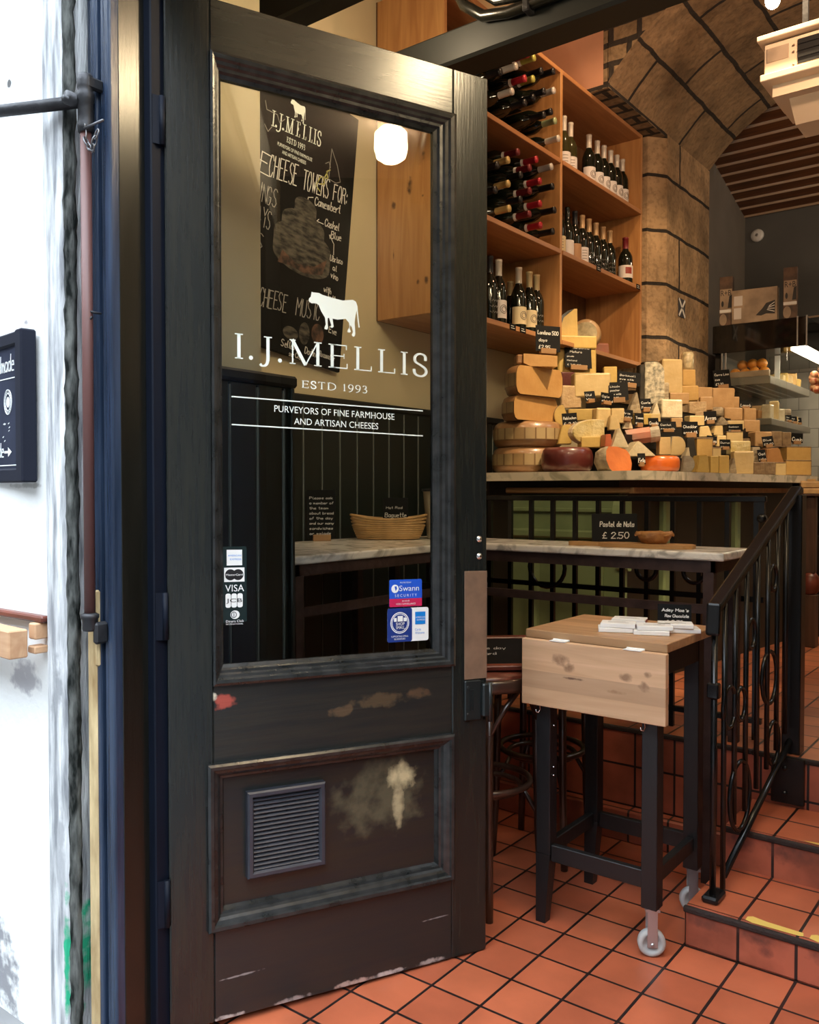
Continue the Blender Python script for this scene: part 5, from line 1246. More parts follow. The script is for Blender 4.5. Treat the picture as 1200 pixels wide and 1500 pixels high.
CHEESE=[
('block','pale',-1.036,2.609,1.882,0.122,0.203,985),('block','gold',-1.086,3.033,1.971,0.087,0.104,1010),('round','label',-1.10,3.05,2.078,0.075,0.113,1008),('block','gold',-0.977,2.747,1.846,0.095,0.091,1011),('halfblue','blue',-0.971,2.152,1.778,0.138,0.232,956),('block','stone',-0.985,2.291,1.805,0.1,0.107,967),('block','tan',-0.955,2.944,1.848,0.093,0.097,1033),('block','tan',-0.906,3.15,1.827,0.143,0.13,1060),('block','tan',-0.959,2.524,1.806,0.111,0.067,996),('block','wrap',-0.874,2.585,1.739,0.099,0.083,1022),('block','white',-0.874,2.185,1.697,0.119,0.104,985),('wedge','white',-0.895,2.012,1.697,0.054,0.072,961),('wedge','stone',-0.922,1.795,1.697,0.07,0.112,930),('block','tan',-0.903,2.817,1.789,0.074,0.082,1035),('block','tan',-0.9,3.302,1.838,0.097,0.075,1073),('block','tan',-0.816,3.059,1.739,0.11,0.08,1075),('round','rind',-0.855,2.894,1.755,0.091,0.058,1053),('block','tan',-0.725,3.129,1.667,0.102,0.076,1102),('block','pale',-0.754,2.899,1.669,0.098,0.057,1078),('wedge','pale',-0.743,2.342,1.599,0.071,0.06,1034),('wedge','pale',-0.739,2.535,1.617,0.066,0.058,1052),('block','rindtop',-0.684,2.654,1.581,0.09,0.063,1076),('block','tan',-0.62,3.0,1.562,0.107,0.098,1119),('block','brown',-0.606,3.232,1.575,0.068,0.098,1138),('block','brown',-0.592,3.414,1.582,0.061,0.096,1153),('block','goldrind',-0.491,3.299,1.482,0.169,0.097,1171),('block','goldrind',-0.417,2.985,1.392,0.164,0.092,1170),('wedge','orangebrown',-0.513,2.863,1.454,0.119,0.099,1137),('block','brown',-0.482,2.417,1.392,0.059,0.066,1112),('block','brown',-0.463,2.559,1.392,0.071,0.071,1128),('block','rindtop',-0.446,2.71,1.392,0.054,0.073,1144),('block','pale',-0.503,2.222,1.392,0.1,0.118,1090),('block','bloom',-0.612,2.528,1.505,0.118,0.076,1085),('block','yellow',-0.532,1.993,1.392,0.048,0.089,1061),('wedge','stone',-0.518,2.084,1.392,0.045,0.08,1073),('wedge','yellow',-0.56,1.764,1.392,0.073,0.086,1030),('block','yellow',-0.547,1.892,1.392,0.041,0.084,1047),('roundslice','grey',-0.582,1.626,1.392,0.061,0.074,1008),('wheel','orange',-0.611,1.421,1.392,0.181,0.072,976),('block','goldrind',-0.639,2.018,1.475,0.08,0.101,1032),('wedge','black',-0.652,1.867,1.47,0.051,0.102,1013),('roundslice','pale',-0.676,1.738,1.477,0.08,0.09,993),('block','pale',-0.69,1.612,1.476,0.056,0.085,974),('log','smear',-0.763,1.534,1.531,0.156,0.075,944),('wedge','white',-0.704,1.366,1.462,0.141,0.069,940),('cutball','orangecut',-0.721,1.16,1.392,0.165,0.111,907),('wheel','darkred',-0.94,1.16,1.392,0.239,0.112,841),('halfwheel','bloom',-0.937,1.302,1.514,0.16,0.121,863),('wedge','yellow',-1.069,1.315,1.525,0.069,0.095,827),('halfwheel2','yellowbrown',-1.136,1.419,1.616,0.081,0.111,824),('block','marble',-1.065,1.605,1.777,0.183,0.121,868),('block','redlabel',-1.243,1.689,1.85,0.079,0.075,833),('block','wrap',-1.146,1.538,1.719,0.11,0.114,838),('block','pale',-0.91,1.407,1.605,0.071,0.091,885),('block','pale',-0.879,1.495,1.628,0.062,0.072,905),('wedge','pale',-0.846,1.391,1.588,0.055,0.071,901),('wedge','white',-0.771,1.285,1.498,0.078,0.093,909),('wedge','redrind',-0.832,1.294,1.507,0.041,0.057,892),('wedge','white',-0.845,1.533,1.602,0.053,0.066,920),('block','yellow',-1.044,1.455,1.647,0.14,0.057,854),('block','yellow',-1.109,1.911,1.872,0.07,0.095,894),('wedge','stone',-0.795,2.792,1.693,0.085,0.053,1059),('block','pale',-0.816,2.41,1.671,0.088,0.054,1021),('wedge','white',-0.653,1.812,1.465,0.03,0.054,1007),('block','pale',-0.676,2.4,1.547,0.056,0.06,1057),('wedge','brown',-0.657,2.768,1.57,0.06,0.04,1092),('block','yellow',-0.857,1.748,1.636,0.086,0.055,942),('block','rindtop',-0.619,2.144,1.471,0.043,0.061,1050),('block','stone',-0.544,2.583,1.452,0.046,0.095,1108),('block','yellow',-0.912,1.294,1.506,0.108,0.048,869),('block','tan',-0.82,2.112,1.642,0.058,0.051,992),('block','pale',-0.86,1.856,1.65,0.098,0.049,954),('block','tan',-0.801,3.347,1.757,0.079,0.079,1099),('wedge','pale',-0.77,1.648,1.549,0.07,0.057,955),('block','yellowstack',-1.234,1.772,1.922,0.211,0.203,846),]
CARD=[(-1.336,3.61,2.285,0.13,0.111,1001),(-1.074,2.458,1.935,0.052,0.068,961),(-0.889,1.865,1.711,0.056,0.06,947),(-0.847,1.525,1.638,0.056,0.049,918),(-0.808,1.584,1.61,0.046,0.06,937),(-0.799,1.741,1.619,0.054,0.041,958),(-0.764,1.841,1.599,0.09,0.048,979),(-0.718,2.033,1.58,0.092,0.071,1012),(-0.777,2.516,1.683,0.07,0.062,1041),(-0.704,2.727,1.641,0.091,0.044,1077),(-0.66,2.183,1.545,0.054,0.043,1042),(-0.621,2.287,1.523,0.062,0.048,1062),(-0.848,3.409,1.839,0.076,0.045,1092),(-1.014,3.47,1.99,0.115,0.115,1059),(-0.581,2.971,1.56,0.065,0.061,1127),(-0.562,3.534,1.604,0.075,0.062,1167),(-0.508,2.583,1.455,0.045,0.068,1118),(-0.627,1.181,1.41,0.033,0.05,940),(-1.041,1.991,1.857,0.125,0.074,921),(-0.952,1.669,1.745,0.096,0.096,907),(-0.945,1.51,1.722,0.067,0.05,889),(-1.032,1.52,1.738,0.054,0.051,866),(-1.218,1.753,1.94,0.148,0.141,847),(-1.145,1.285,1.959,0.125,0.125,787),(-1.064,1.364,1.602,0.072,0.066,836),]
ORD = ['first','second','third','fourth','fifth','sixth','seventh','eighth','ninth','tenth','eleventh','twelfth','thirteenth','fourteenth','fifteenth','sixteenth','seventeenth','eighteenth','nineteenth','twentieth']
TIER = ['front row','second tier','third tier','fourth tier','top tier']
def tier_of(z): return 0 if z < 1.45 else 1 if z < 1.56 else 2 if z < 1.67 else 3 if z < 1.78 else 4
CNAME = dict(rind='mottled rinded', pale='pale cream', gold='golden', tan='tan', yellow='yellow', white='white wrapped', wrap='shrink wrapped', stone='mottled grey', brown='brown rinded', grey='grey rinded', orangebrown='amber', orange='glossy orange', orangecut='orange cut', smear='pink-orange washed', darkred='dark red waxed', black='black rinded', bloom='ridged white rinded', blue='blue veined', goldrind='golden dark-edged', rindtop='pale rind-topped', label='printed paper wrapped', redrind='red', redlabel='maroon labelled', marble='pale marbled', yellowbrown='yellow brown-rinded', yellowstack='stacked yellow')
KNAME = dict(block='cheese block', wedge='cheese wedge', wheel='cheese wheel', round='small round cheese', halfblue='half cheese', halfwheel='half cheese', halfwheel2='half cheese', roundslice='rounded cheese slice', log='cheese log', cutball='cut cheese')
rows_ = {}
for i, c in enumerate(CHEESE): rows_.setdefault(tier_of(c[4]), []).append((c[7], i))
place = {}
for t, L in rows_.items():
    for n, (px, i) in enumerate(sorted(L)): place[i] = (n, len(L), t)
cheeses = []
def half_profile(w, h, n=14):
    return [(-w/2+w*k/n, 0) for k in (0, n)]
def add_cheese(i, c):
    kind, col, x, y, z, w, h, px = c
    n, tot, t = place[i]
    lab = CNAME[col]+' '+KNAME[kind]+', '+ORD[n]+' from left in the '+TIER[t]+' of the pile'
    a = YAW + R(random.uniform(-12, 14))
    D_ = max(0.05, min(0.095, w*0.8))
    nm = {'block':'cheese_block','wedge':'cheese_wedge','wheel':'waxed_round','round':'round_cheese','halfblue':'half_cheese','halfwheel':'half_cheese','halfwheel2':'half_cheese','roundslice':'cheese_slice','log':'cheese_log','cutball':'cut_cheese'}[kind]
    th = thing(nm, lab, 'cheese', (x, y, z), (0, 0, a), 'cheeses piled on the counter')
    base = col if col in CH else {'goldrind':'gold','rindtop':'pale','marble':'pale','yellowbrown':'yellow','yellowstack':'yellow'}.get(col, 'pale')
    b = MB(); bv = min(w, h)*0.07
    if kind == 'block':
        if col == 'yellowstack':
            b.b2(-w/2, 0, 0, w/2, D_, h*0.66, bev=bv*0.5); obj('lower_piece', b, CH['yellow'], th)
            b = MB(); b.b2(-w/2, -0.006, h*0.665, w/2, D_, h, bev=bv*0.5, seg=2); obj('upper_piece', b, CH['yellow'], th)
        elif col == 'goldrind':
            b.b2(-w/2, 0, h*0.06, w/2, D_, h*0.94, bev=bv*0.4); obj('paste', b, CH['gold'], th)
            b = MB(); b.b2(-w/2-0.002, -0.001, 0, w/2+0.002, D_+0.002, h*0.075, bev=0.002); b.b2(-w/2-0.002, -0.001, h*0.925, w/2+0.002, D_+0.002, h, bev=0.002)
            b.b2(w/2, 0.004, 0.0, w/2+0.004, D_, h); obj('rind', b, CH['brown'], th)
        elif col == 'rindtop':
            b.b2(-w/2, 0, 0, w/2, D_, h*0.92, bev=bv*0.5); obj('paste', b, CH['pale'], th)
            b = MB(); b.b2(-w/2-0.001, -0.001, h*0.90, w/2+0.001, D_, h, bev=0.002); obj('rind', b, CH['brown'], th)
        else:
            b.b2(-w/2, 0, 0, w/2, D_, h, bev=bv, seg=2); 
            for v in b.bm.verts: v.co.x += (v.co.z/h-0.5)*w*random.choice((0,0,0))
            b.jitter(min(w, h)*0.018); obj('paste', b, CH[base], th)
            if col in ('pale', 'gold', 'tan', 'yellow') and random.random() < 0.45:
                b = MB(); b.b2(-w/2+0.001, D_-0.002, 0.001, w/2-0.001, D_+0.004, h-0.001); obj('rind', b, CH['brown'], th)
    elif kind == 'wedge':
        sk = random.choice((-1, 1))*random.uniform(0.15, 0.4)
        Mz = Matrix(((1,0,0,0),(0,0,1,0),(0,1,0,0),(0,0,0,1)))
        tw = 0.10 if col in ('white', 'stone') else 0.62
        poly = [(-w/2, 0), (w/2, 0), (w/2*tw+w*sk*0.4, h), (-w/2*tw+w*sk*0.4, h*0.96)]
        b.prism(poly, D_, Mz); bmesh.ops.bevel(b.bm, geom=list(b.bm.edges), offset=bv*0.7, segments=2, affect='EDGES')
        b.jitter(min(w, h)*0.02); obj('paste', b, CH[base], th)
        b = MB(); b.prism([(-w/2*0.96, 0.002), (w/2*0.96, 0.002), (w/2*tw*0.96+w*sk*0.4, h*0.95), (-w/2*tw*0.96+w*sk*0.4, h*0.92)], 0.004, Mz @ Matrix.Translation((0,0,D_))); obj('rind', b, CH['brown'], th)
    elif kind == 'wheel':
        r = w/2; b.lathe([(0,0),(r*0.84,0),(r*0.95,h*0.12),(r,h*0.32),(r,h*0.68),(r*0.95,h*0.88),(r*0.84,h),(0,h)], (0, r, 0), 40); obj('rind', b, CH[col], th)
        if col == 'orange':
            b = MB(); b.b2(-w*0.30,-0.003,h*0.80,w*0.1,0.02,h*0.86); obj('highlight_band', b, CH['pale'], th) if False else b.bm.free()
    elif kind == 'round':
        b.lathe([(0,0),(w*0.42,0),(w*0.5,h*0.12),(w*0.5,h*0.85),(w*0.42,h),(0,h)], (0, w*0.5, 0), 24); b.jitter(0.0015); obj('rind', b, CH['label' if col == 'label' else 'stone'], th)
    elif kind in ('halfblue', 'halfwheel', 'halfwheel2', 'roundslice'):
        # a disc standing on its edge, the cut or flat face to the front
        if kind == 'halfblue':
            pts = [(-w*0.32, 0), (w/2, 0)] + [(w/2-w*0.40*(1-math.cos(k*PI/10)), h*0.72+h*0.28*math.sin(k*PI/10)) for k in range(1, 6)] + [(-w*0.32, h*0.98)]
        elif kind == 'halfwheel':
            pts = [(w/2, 0.0), (w/2, h*0.98)] + [(w*0.2-w*0.7*math.sin(k*PI/12), h/2+h/2*math.cos(k*PI/12)) for k in range(0, 13)]
        elif kind == 'halfwheel2':
            pts = [(w/2, 0.0), (w*0.46, h*0.18), (w*0.05, h)] + [(w*0.05-w*0.55*math.sin(k*PI/10), h/2+h/2*math.cos(k*PI/10)) for k in range(1, 11)]
        else:
            pts = [(-w*0.45, 0), (w*0.2, 0)] + [(w*0.05+w*0.45*math.cos(-PI/3+k*PI*0.83/8), h*0.5+h*0.5*math.sin(-PI/3+k*PI*0.83/8)) for k in range(9)] + [(-w*0.3, h)]
        pts = [pts[k] for k in range(len(pts)) if k == 0 or math.hypot(pts[k][0]-pts[k-1][0], pts[k][1]-pts[k-1][1]) > 1e-4]
        Mz = Matrix(((1,0,0,0),(0,0,1,0),(0,1,0,0),(0,0,0,1)))
        dd = 0.055 if kind != 'roundslice' else 0.04
        b.prism(pts, dd, Mz); bmesh.ops.bevel(b.bm, geom=[e for e in b.bm.edges], offset=0.003, segments=2, affect='EDGES'); obj('paste', b, CH[{'halfblue':'blue','halfwheel':'bloom','halfwheel2':'yellow'}.get(kind, base)], th)
        b = MB(); cx = sum(p[0] for p in pts)/len(pts); cz = sum(p[1] for p in pts)/len(pts)
        b.prism([(cx+(p[0]-cx)*1.035, cz+(p[1]-cz)*1.035+0.002) for p in pts], dd*0.8, Mz @ Matrix.Translation((0,0,dd*0.22))); obj('rind', b, CH[{'halfblue':'black','halfwheel':'white','halfwheel2':'brown'}.get(kind, 'grey')], th)
        if kind == 'halfblue':
            b = MB(); b.b2(-w*0.52, 0.004, 0, -w*0.325, 0.06, h*0.93, bev=0.004); obj('rind', b, CH['black'], th)
    elif kind == 'log':
        Mx = Matrix(((0,0,1,-w/2),(1,0,0,h*0.5),(0,1,0,h*0.5),(0,0,0,1)))
        hexa = [(h*0.52*math.cos(R(22.5+45*k)), h*0.52*math.sin(R(22.5+45*k))) for k in range(8)]
        b.prism(hexa, w*0.72, Mx); b.jitter(0.003); obj('rind', b, CH['smear'], th)
        b = MB(); b.prism(hexa, w*0.27, Mx @ Matrix.Translation((0,0,w*0.725))); b.jitter(0.003); obj('end_rind', b, CH['grey'], th)
        th.rotation_euler = Euler((0, R(-7), a), 'XYZ')
    elif kind == 'cutball':
        pr_ = [(0,0),(w*0.30,0),(w*0.43,h*0.12),(w*0.5,h*0.42),(w*0.46,h*0.78),(w*0.34,h*0.96),(0,h)]
        b.lathe(pr_, (0, w*0.42, 0), 28); b.jitter(0.0020)
        pn_ = Vector((math.cos(R(-42)), math.sin(R(-42)), 0.12)).normalized(); pc_ = Vector((0, w*0.42, 0))+pn_*w*0.10
        rc_ = bmesh.ops.bisect_plane(b.bm, geom=list(b.bm.verts)+list(b.bm.edges)+list(b.bm.faces), plane_co=pc_, plane_no=pn_, clear_outer=True)
        cv_ = [v.co.copy() for v in rc_['geom_cut'] if isinstance(v, bmesh.types.BMVert)]
        obj('rind', b, CH['stone'], th)
        b = MB()
        ux_ = pn_.orthogonal().normalized(); uy_ = pn_.cross(ux_); mc_ = sum(cv_, Vector())/len(cv_)
        cv_.sort(key=lambda v: math.atan2((v-mc_).dot(uy_), (v-mc_).dot(ux_)))
        b.bm.faces.new([b.bm.verts.new(v+pn_*0.0004) for v in cv_])
        obj('cut_face', b, CH['orangecut'], th)
        th.rotation_euler = Euler((R(-6), 0, YAW-R(5)), 'XYZ'); th.scale = (1.22, 1.1, 1.05)
    cheeses.append(th)
for i, c in enumerate(CHEESE): add_cheese(i, c)

# stack of big wheels on the left of the counter
def band_wheel(label, x, y, z, r, h):
    t = thing('gouda_round', label, 'cheese', (x, y, z), (0,0,0), 'whole wheels stacked on the counter')
    obj('rind', MB().lathe([(0,0),(r*0.86,0),(r*0.95,h*0.10),(r,h*0.30),(r,h*0.70),(r*0.95,h*0.90),(r*0.86,h),(0,h)], n=48), CH['goudarind'], t)
    bm_ = MB(); n = 64; bm = bm_.bm; uvl = bm.loops.layers.uv.verify()
    v0 = [bm.verts.new(((r+0.0012)*math.cos(2*PI*k/n), (r+0.0012)*math.sin(2*PI*k/n), h*0.27)) for k in range(n)]
    v1 = [bm.verts.new(((r+0.0012)*math.cos(2*PI*k/n), (r+0.0012)*math.sin(2*PI*k/n), h*0.73)) for k in range(n)]
    for k in range(n):
        f_ = bm.faces.new([v0[k], v0[(k+1)%n], v1[(k+1)%n], v1[k]]); f_.smooth = True
        for l, (u, v) in zip(f_.loops, ((k,0),(k+1,0),(k+1,1),(k,1))): l[uvl].uv = (u*2*PI*r/n, v*h*0.46)
    obj('label_band', bm_, M['band'], t, keepuv=True)
    return t
def half_wheel(label, x, y, z, r, h, face):
    t = thing('half_gouda_round', label, 'cheese', (x, y, z), (0,0,face), 'half wheels stacked on the whole wheels')
    pr_ = [(0,0),(r*0.84,0),(r*0.94,h*0.08),(r,h*0.28),(r,h*0.72),(r*0.94,h*0.92),(r*0.84,h),(0,h)]
    obj('rind', MB().lathe(pr_, n=28, a0=0, a1=PI), CH['goudarind'], t)
    c = MB(); poly = pr_[1:-1]; pts = [(r_, z_) for r_, z_ in poly]+[(-r_, z_) for r_, z_ in reversed(poly)]
    flat_poly(c, [(p[0]*0.985, 0.004+(p[1])*0.97) for p in pts], -0.001); obj('cut_face', c, CH['gouda'], t)
    bm_ = MB(); n = 30; bm = bm_.bm; uvl = bm.loops.layers.uv.verify()
    vv = [[bm.verts.new(((r+0.0012)*math.cos(PI*k/n), (r+0.0012)*math.sin(PI*k/n), zz)) for k in range(n+1)] for zz in (h*0.27, h*0.73)]
    for k in range(n):
        f_ = bm.faces.new([vv[0][k], vv[0][k+1], vv[1][k+1], vv[1][k]])
        for l, (u, v) in zip(f_.loops, ((k,0),(k+1,0),(k+1,1),(k,1))): l[uvl].uv = (u*PI*r/n, v*h*0.46)
    obj('label_band', bm_, M['band'], t, keepuv=True)
    return t
band_wheel('whole brown cheese wheel with printed band, bottom of the left stack', -1.285, 1.335, 1.3905, 0.172, 0.124)
band_wheel('whole brown cheese wheel with printed band, second up in the left stack', -1.28, 1.335, 1.515, 0.172, 0.122)
half_wheel('half amber cheese wheel with cut face, lower of two on the left stack', -1.205, 1.28, 1.638, 0.165, 0.118, YAW+R(42))
half_wheel('half amber cheese wheel with cut face, upper of two on the left stack', -1.185, 1.28, 1.757, 0.168, 0.140, YAW+R(40))
t = thing('cheese_wedge', 'thin orange cheese wedge lying on top of the left stack of wheels', 'cheese', (-1.165, 1.25, 1.898), (0,0,YAW+R(6)))
w, h = 0.165, 0.060; Mz = Matrix(((1,0,0,0),(0,0,1,0),(0,1,0,0),(0,0,0,1)))
obj('paste', MB().prism([(-w/2,h*0.25),(-w*0.3,0.0),(w/2,0),(w/2,h*0.85),(-w/2,h)], 0.09, Mz), CH['gouda'], t)
obj('rind', MB().b2(-w/2-0.03,0.01,h*0.2,-w/2,0.09,h*0.95,bev=0.006), CH['goudarind'], t)

# cards among the cheese
CARDLINES = [['Mull', '£ 2.40', 'Scotland'], ['Anster', '£ 2.10'], ['Comte', 'France'], ['Brie', '£1.90'], ['Tomme', 'ewe'], ['Gouda'], ['Cantal','raw milk'], ['Cheddar','aged 18'], ['Arran'], ['Gubbeen','cow'], ['Dunlop'], ['Durrus','cow'], ['Lanark'], ['Corra Linn','ewe','£3.20'], ['Blue','£2.40'], ['Cumin'], ['Oat','cake'], ['Feta'], ['Berkswell','ewe milk','£ 3.10'], ['Lincoln','poacher','raw milk','£ 2.95'], ['Ogle','shield'], ['Old','Win'], [('Prima Donna',1.0,0.05),('Maturo',1.0,0.12),('gouda',0.7,0.0),('Holland',0.7,0.0),('£ 3.10 100g',0.7,0.0)], [('Landana 500',1.1,0.0),('days',0.9,0.05),('£2.95',1.0,0.04)], ['Reblochon','£ 2.10']]
crow = {}
for i, c in enumerate(CARD): crow.setdefault(tier_of(c[2]), []).append((c[5], i))
cpl = {}
for t_, L in crow.items():
    for n, (px, i) in enumerate(sorted(L)): cpl[i] = (n, t_)
for i, (x, y, z, w, h, px) in enumerate(CARD):
    n, t_ = cpl[i]
    lab = 'small black price card, '+ORD[n]+' from left in the '+TIER[t_]+' of cheese'
    if i == 22: lab = 'large black price card reading Prima Donna in front of the stacked yellow cheese'
    if i == 23: lab = 'large black price card reading Landana 500 on top of the left wheel stack'
    if i == 13: lab = 'black price card leaning beside the glass display case'
    card('price_card', lab, (x, y, z), w, h, CARDLINES[i], yaw=YAW+R(random.uniform(-10, 14)), tilt=R(random.uniform(4, 16)), group='price cards in the cheese pile', roll=R(random.uniform(-7, 7)) if i not in (22, 23) else R(2))

# ================================================================ BOOKCASE OF WINE
BXF, BXB = -1.25, -1.612
BY0, BYM, BY1 = 0.57, 1.615, 2.66
LV = [2.085, 2.545, 3.005, 3.465]
bc = thing('wine_shelves', 'tall honey pine wall shelves full of wine bottles above the cheese counter', 'shelves', (0, 0, 0))
T = 0.024
def up(nm, y): obj(nm, MB().b2(BXB, y-T/2, LV[0]-T, BXF, y+T/2, LV[3], bev=0.002), M['pineside' if y < 1 else 'pine'], bc)
up('side_panel', BY0+T/2); up('divider', BYM); up('side_panel', BY1-T/2)
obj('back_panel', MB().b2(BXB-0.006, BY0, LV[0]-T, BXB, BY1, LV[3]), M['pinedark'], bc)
for k, z in enumerate(LV):
    for a, b in ((BY0+T, BYM-T/2), (BYM+T/2, BY1-T)):
        obj('shelf', MB().b2(BXB, a, z-T, BXF+(0.006 if k < 3 else 0.0), b, z, bev=0.002), M['pineshelf'], bc)
# bottles
def bottle(name, label, cap='white', lab='label_w', glass='bottle', h=0.31, r=0.0375, style='plain', group=None):
    t = thing(name, label, 'bottle', (0,0,0), group=group)
    k = h/0.31
    obj('glass_body', MB().lathe([(0,0.004*k),(r*0.6,0.0),(r*0.95,0.003),(r,0.010),(r,0.165*k),(r*0.97,0.185*k),(r*0.75,0.210*k),(r*0.46,0.228*k),(r*0.40,0.240*k),(r*0.385,0.300*k),(r*0.42,0.302*k),(r*0.42,0.309*k),(0,0.310*k)], n=22), M[glass], t)
    if cap: obj('capsule', MB().lathe([(r*0.42,0.236*k),(r*0.415,0.299*k),(r*0.45,0.300*k),(r*0.45,0.3105*k),(0,0.3115*k)], n=18), M['cap_'+cap], t)
    if cap in ('red', 'yg', 'darkred') and lab is None or cap == 'red':
        obj('neck_label', MB().lathe([(r*0.50,0.226*k),(r*0.44,0.240*k)], n=16), M['label_w'], t)
    if lab:
        lm = MB(); lm.lathe([(r+0.0006,0.045*k),(r+0.0006,0.125*k)], n=18, a0=R(-95), a1=R(95))
        lo_ = obj('paper_label', lm, M[lab], t)
        if style == 'ring':
            g = MB()
            for rr_ in (0.020, 0.012):
                pts = []
                for q in range(20):
                    a = 2*PI*q/20; u = rr_*math.cos(a)/(r+0.0012); pts.append(((r+0.0012)*math.cos(u), (r+0.0012)*math.sin(u), 0.085*k+rr_*math.sin(a)))
                g.tube(pts, 0.0016, 5, True)
            obj('label_print', g, M['label_ink'], lo_)
        elif style == 'block':
            g = MB(); g.lathe([(r+0.0010,0.070*k),(r+0.0010,0.112*k)], n=8, a0=R(-26), a1=R(30)); obj('label_print', g, M['label_red'], lo_)
        elif style == 'lines':
            g = MB()
            for zz in (0.06,0.075,0.09,0.105): g.lathe([(r+0.0010,zz*k),(r+0.0010,zz*k+0.0035)], n=6, a0=R(-25), a1=R(22))
            obj('label_print', g, M['label_ink'], lo_)
    elif style == 'scrawl':
        g = MB()
        for zz in (0.06,0.085,0.11):
            pts = [((r+0.0008)*math.cos(a), (r+0.0008)*math.sin(a), zz*k+0.006*math.sin(a*17)) for a in [R(-40+8*q) for q in range(11)]]
            g.tube(pts, 0.0011, 4)
        obj('label_print', g, M['chalkdim'], t)
    return t
VIEW = R(-40)
def put(b, x, y, z, rz): b.location = (x, y, z); b.rotation_euler = (0, 0, rz); return b
G1 = 'wine bottles standing on the top right shelf'
protoA = None
for i, y in enumerate((1.868, 1.946)):
    b_ = bottle('wine_bottle', 'olive wine bottle with white cap, '+('first' if i == 0 else 'second')+' from left on the top right shelf', 'white', 'label_w', 'bottle_l', 0.335 if i == 0 else 0.325, 0.0375, 'lines', G1)
    put(b_, -1.37, y, LV[2]+0.0005, VIEW+random.uniform(-.2,.2))
for i, y in enumerate((2.133, 2.240, 2.328, 2.42, 2.508, 2.590)):
    if protoA is None: protoA = b_ = bottle('wine_bottle', '', 'white', 'label_w', 'bottle', 0.315, 0.038, 'ring', G1)
    else: b_ = copy_tree(protoA)
    b_['label'] = 'dark wine bottle with ringed white label, '+ORD[i+2]+' from left on the top right shelf'
    put(b_, -1.35, y, LV[2]+0.0005, VIEW+R(22)+random.uniform(-.12,.12))
G2 = 'wine bottles standing on the middle right shelf'
specs = [(1.80,'cream','label_c','lines'),(1.895,None,'label_w','plain'),(1.985,'black','label_brown','plain'),(2.075,'tan','label_w','lines'),(2.16,'tan',None,'scrawl'),(2.25,'tan',None,'scrawl'),(2.345,'tan',None,'scrawl'),(2.44,'tan',None,'scrawl')]
protoB = None
dd = ['dark wine bottle with a cream label','dark wine bottle with a white label','dark wine bottle with a brown card label','dark slim-labelled wine bottle with tan cap'] + ['black scrawl-printed wine bottle with tan cap']*4
for i, (y, cap, lab, sty) in enumerate(specs):
    if sty == 'scrawl' and protoB is not None: b_ = copy_tree(protoB)
    else:
        b_ = bottle('wine_bottle', '', cap, lab, 'bottle', 0.31, 0.036, sty, G2)
        if sty == 'scrawl': protoB = b_
    b_['label'] = dd[i]+', '+ORD[i]+' from left on the middle right shelf'
    put(b_, -1.36, y, LV[1]+0.0005, VIEW+random.uniform(-.2,.2))
put(bottle('wine_bottle', 'broad wine bottle with white and red label, right end of middle right shelf', 'darkred', 'label_w', 'bottle', 0.29, 0.043, 'block', G2), -1.315, 2.565, LV[1]+0.0005, VIEW)
G3 = 'wine bottles standing on the bottom left shelf'
sp_ = [(-1.36,1.105,'black',None,'scrawl'),(-1.36,1.185,'white','label_w','ring'),(-1.36,1.375,'white','label_c','ring'),(-1.36,1.482,'cream','label_c','ring'),(-1.36,1.557,'cream',None,'scrawl'),(-1.49,1.285,'cream',None,'plain'),(-1.49,1.40,'cream',None,'plain'),(-1.49,1.19,'cream',None,'plain'),(-1.49,1.51,'cream',None,'plain')]
nmz = ['black wine bottle with printed roundel at the left end of the bottom left shelf','dark wine bottle with a white label, second in the front row, bottom left shelf','dark wine bottle with square cream label, third in the front row, bottom left shelf','dark wine bottle with square cream label, fourth in the front row, bottom left shelf','dark wine bottle with pale scrawl beside the divider, bottom left shelf','dark wine bottle with cream cap, second in the back row, bottom left shelf','dark wine bottle with cream cap, third in the back row, bottom left shelf','dark wine bottle with cream cap, first in the back row, bottom left shelf','dark wine bottle with cream cap, fourth in the back row, bottom left shelf']
for (x, y, cap, lab, sty), nm in zip(sp_, nmz):
    put(bottle('wine_bottle', nm, cap, lab, 'bottle', 0.335 if x > -1.4 else 0.31, 0.039, sty, G3), x, y, LV[0]+0.0005, VIEW+R(15)+random.uniform(-.15,.15))
# bottles lying in the two upper left bays
LAY = {'upper left bay': [(1.299,3.395,'yg'),(1.299,3.295,'yg'),(1.478,3.395,'black'),(1.479,3.30,'silver'),(1.459,3.19,'black'),(1.535,3.175,'green'),(1.520,3.075,'white'),(1.215,3.375,'red'),(1.215,3.265,'red'),(1.113,3.385,'silver'),(1.105,3.275,'silver'),(1.105,3.165,'silver'),(1.020,3.33,'black'),(1.008,3.22,'black'),(1.39,3.37,'black'),(1.38,3.26,'black'),(1.30,3.205,'black'),(1.215,3.15,'black'),(0.92,3.28,'black'),(1.39,3.15,'black')],
 'middle left bay': [(1.062,2.834,'gold'),(1.062,2.725,'gold'),(1.062,2.61,'gold'),(1.345,2.924,'red'),(1.345,2.815,'red'),(1.345,2.705,'red'),(1.345,2.60,'red'),(1.500,2.935,'silver'),(1.500,2.835,'black'),(1.245,2.85,'darkred'),(1.245,2.740,'darkred'),(1.245,2.63,'darkred'),(1.500,2.715,'black'),(1.500,2.61,'black'),(1.155,2.90,'darkred'),(1.155,2.79,'black'),(1.155,2.675,'black'),(0.96,2.78,'black'),(0.96,2.67,'black')]}
CAPN = dict(yg='lime green', black='black', silver='silver', green='pale green', white='white', red='red', darkred='dark red', gold='gold')
protoL = {}
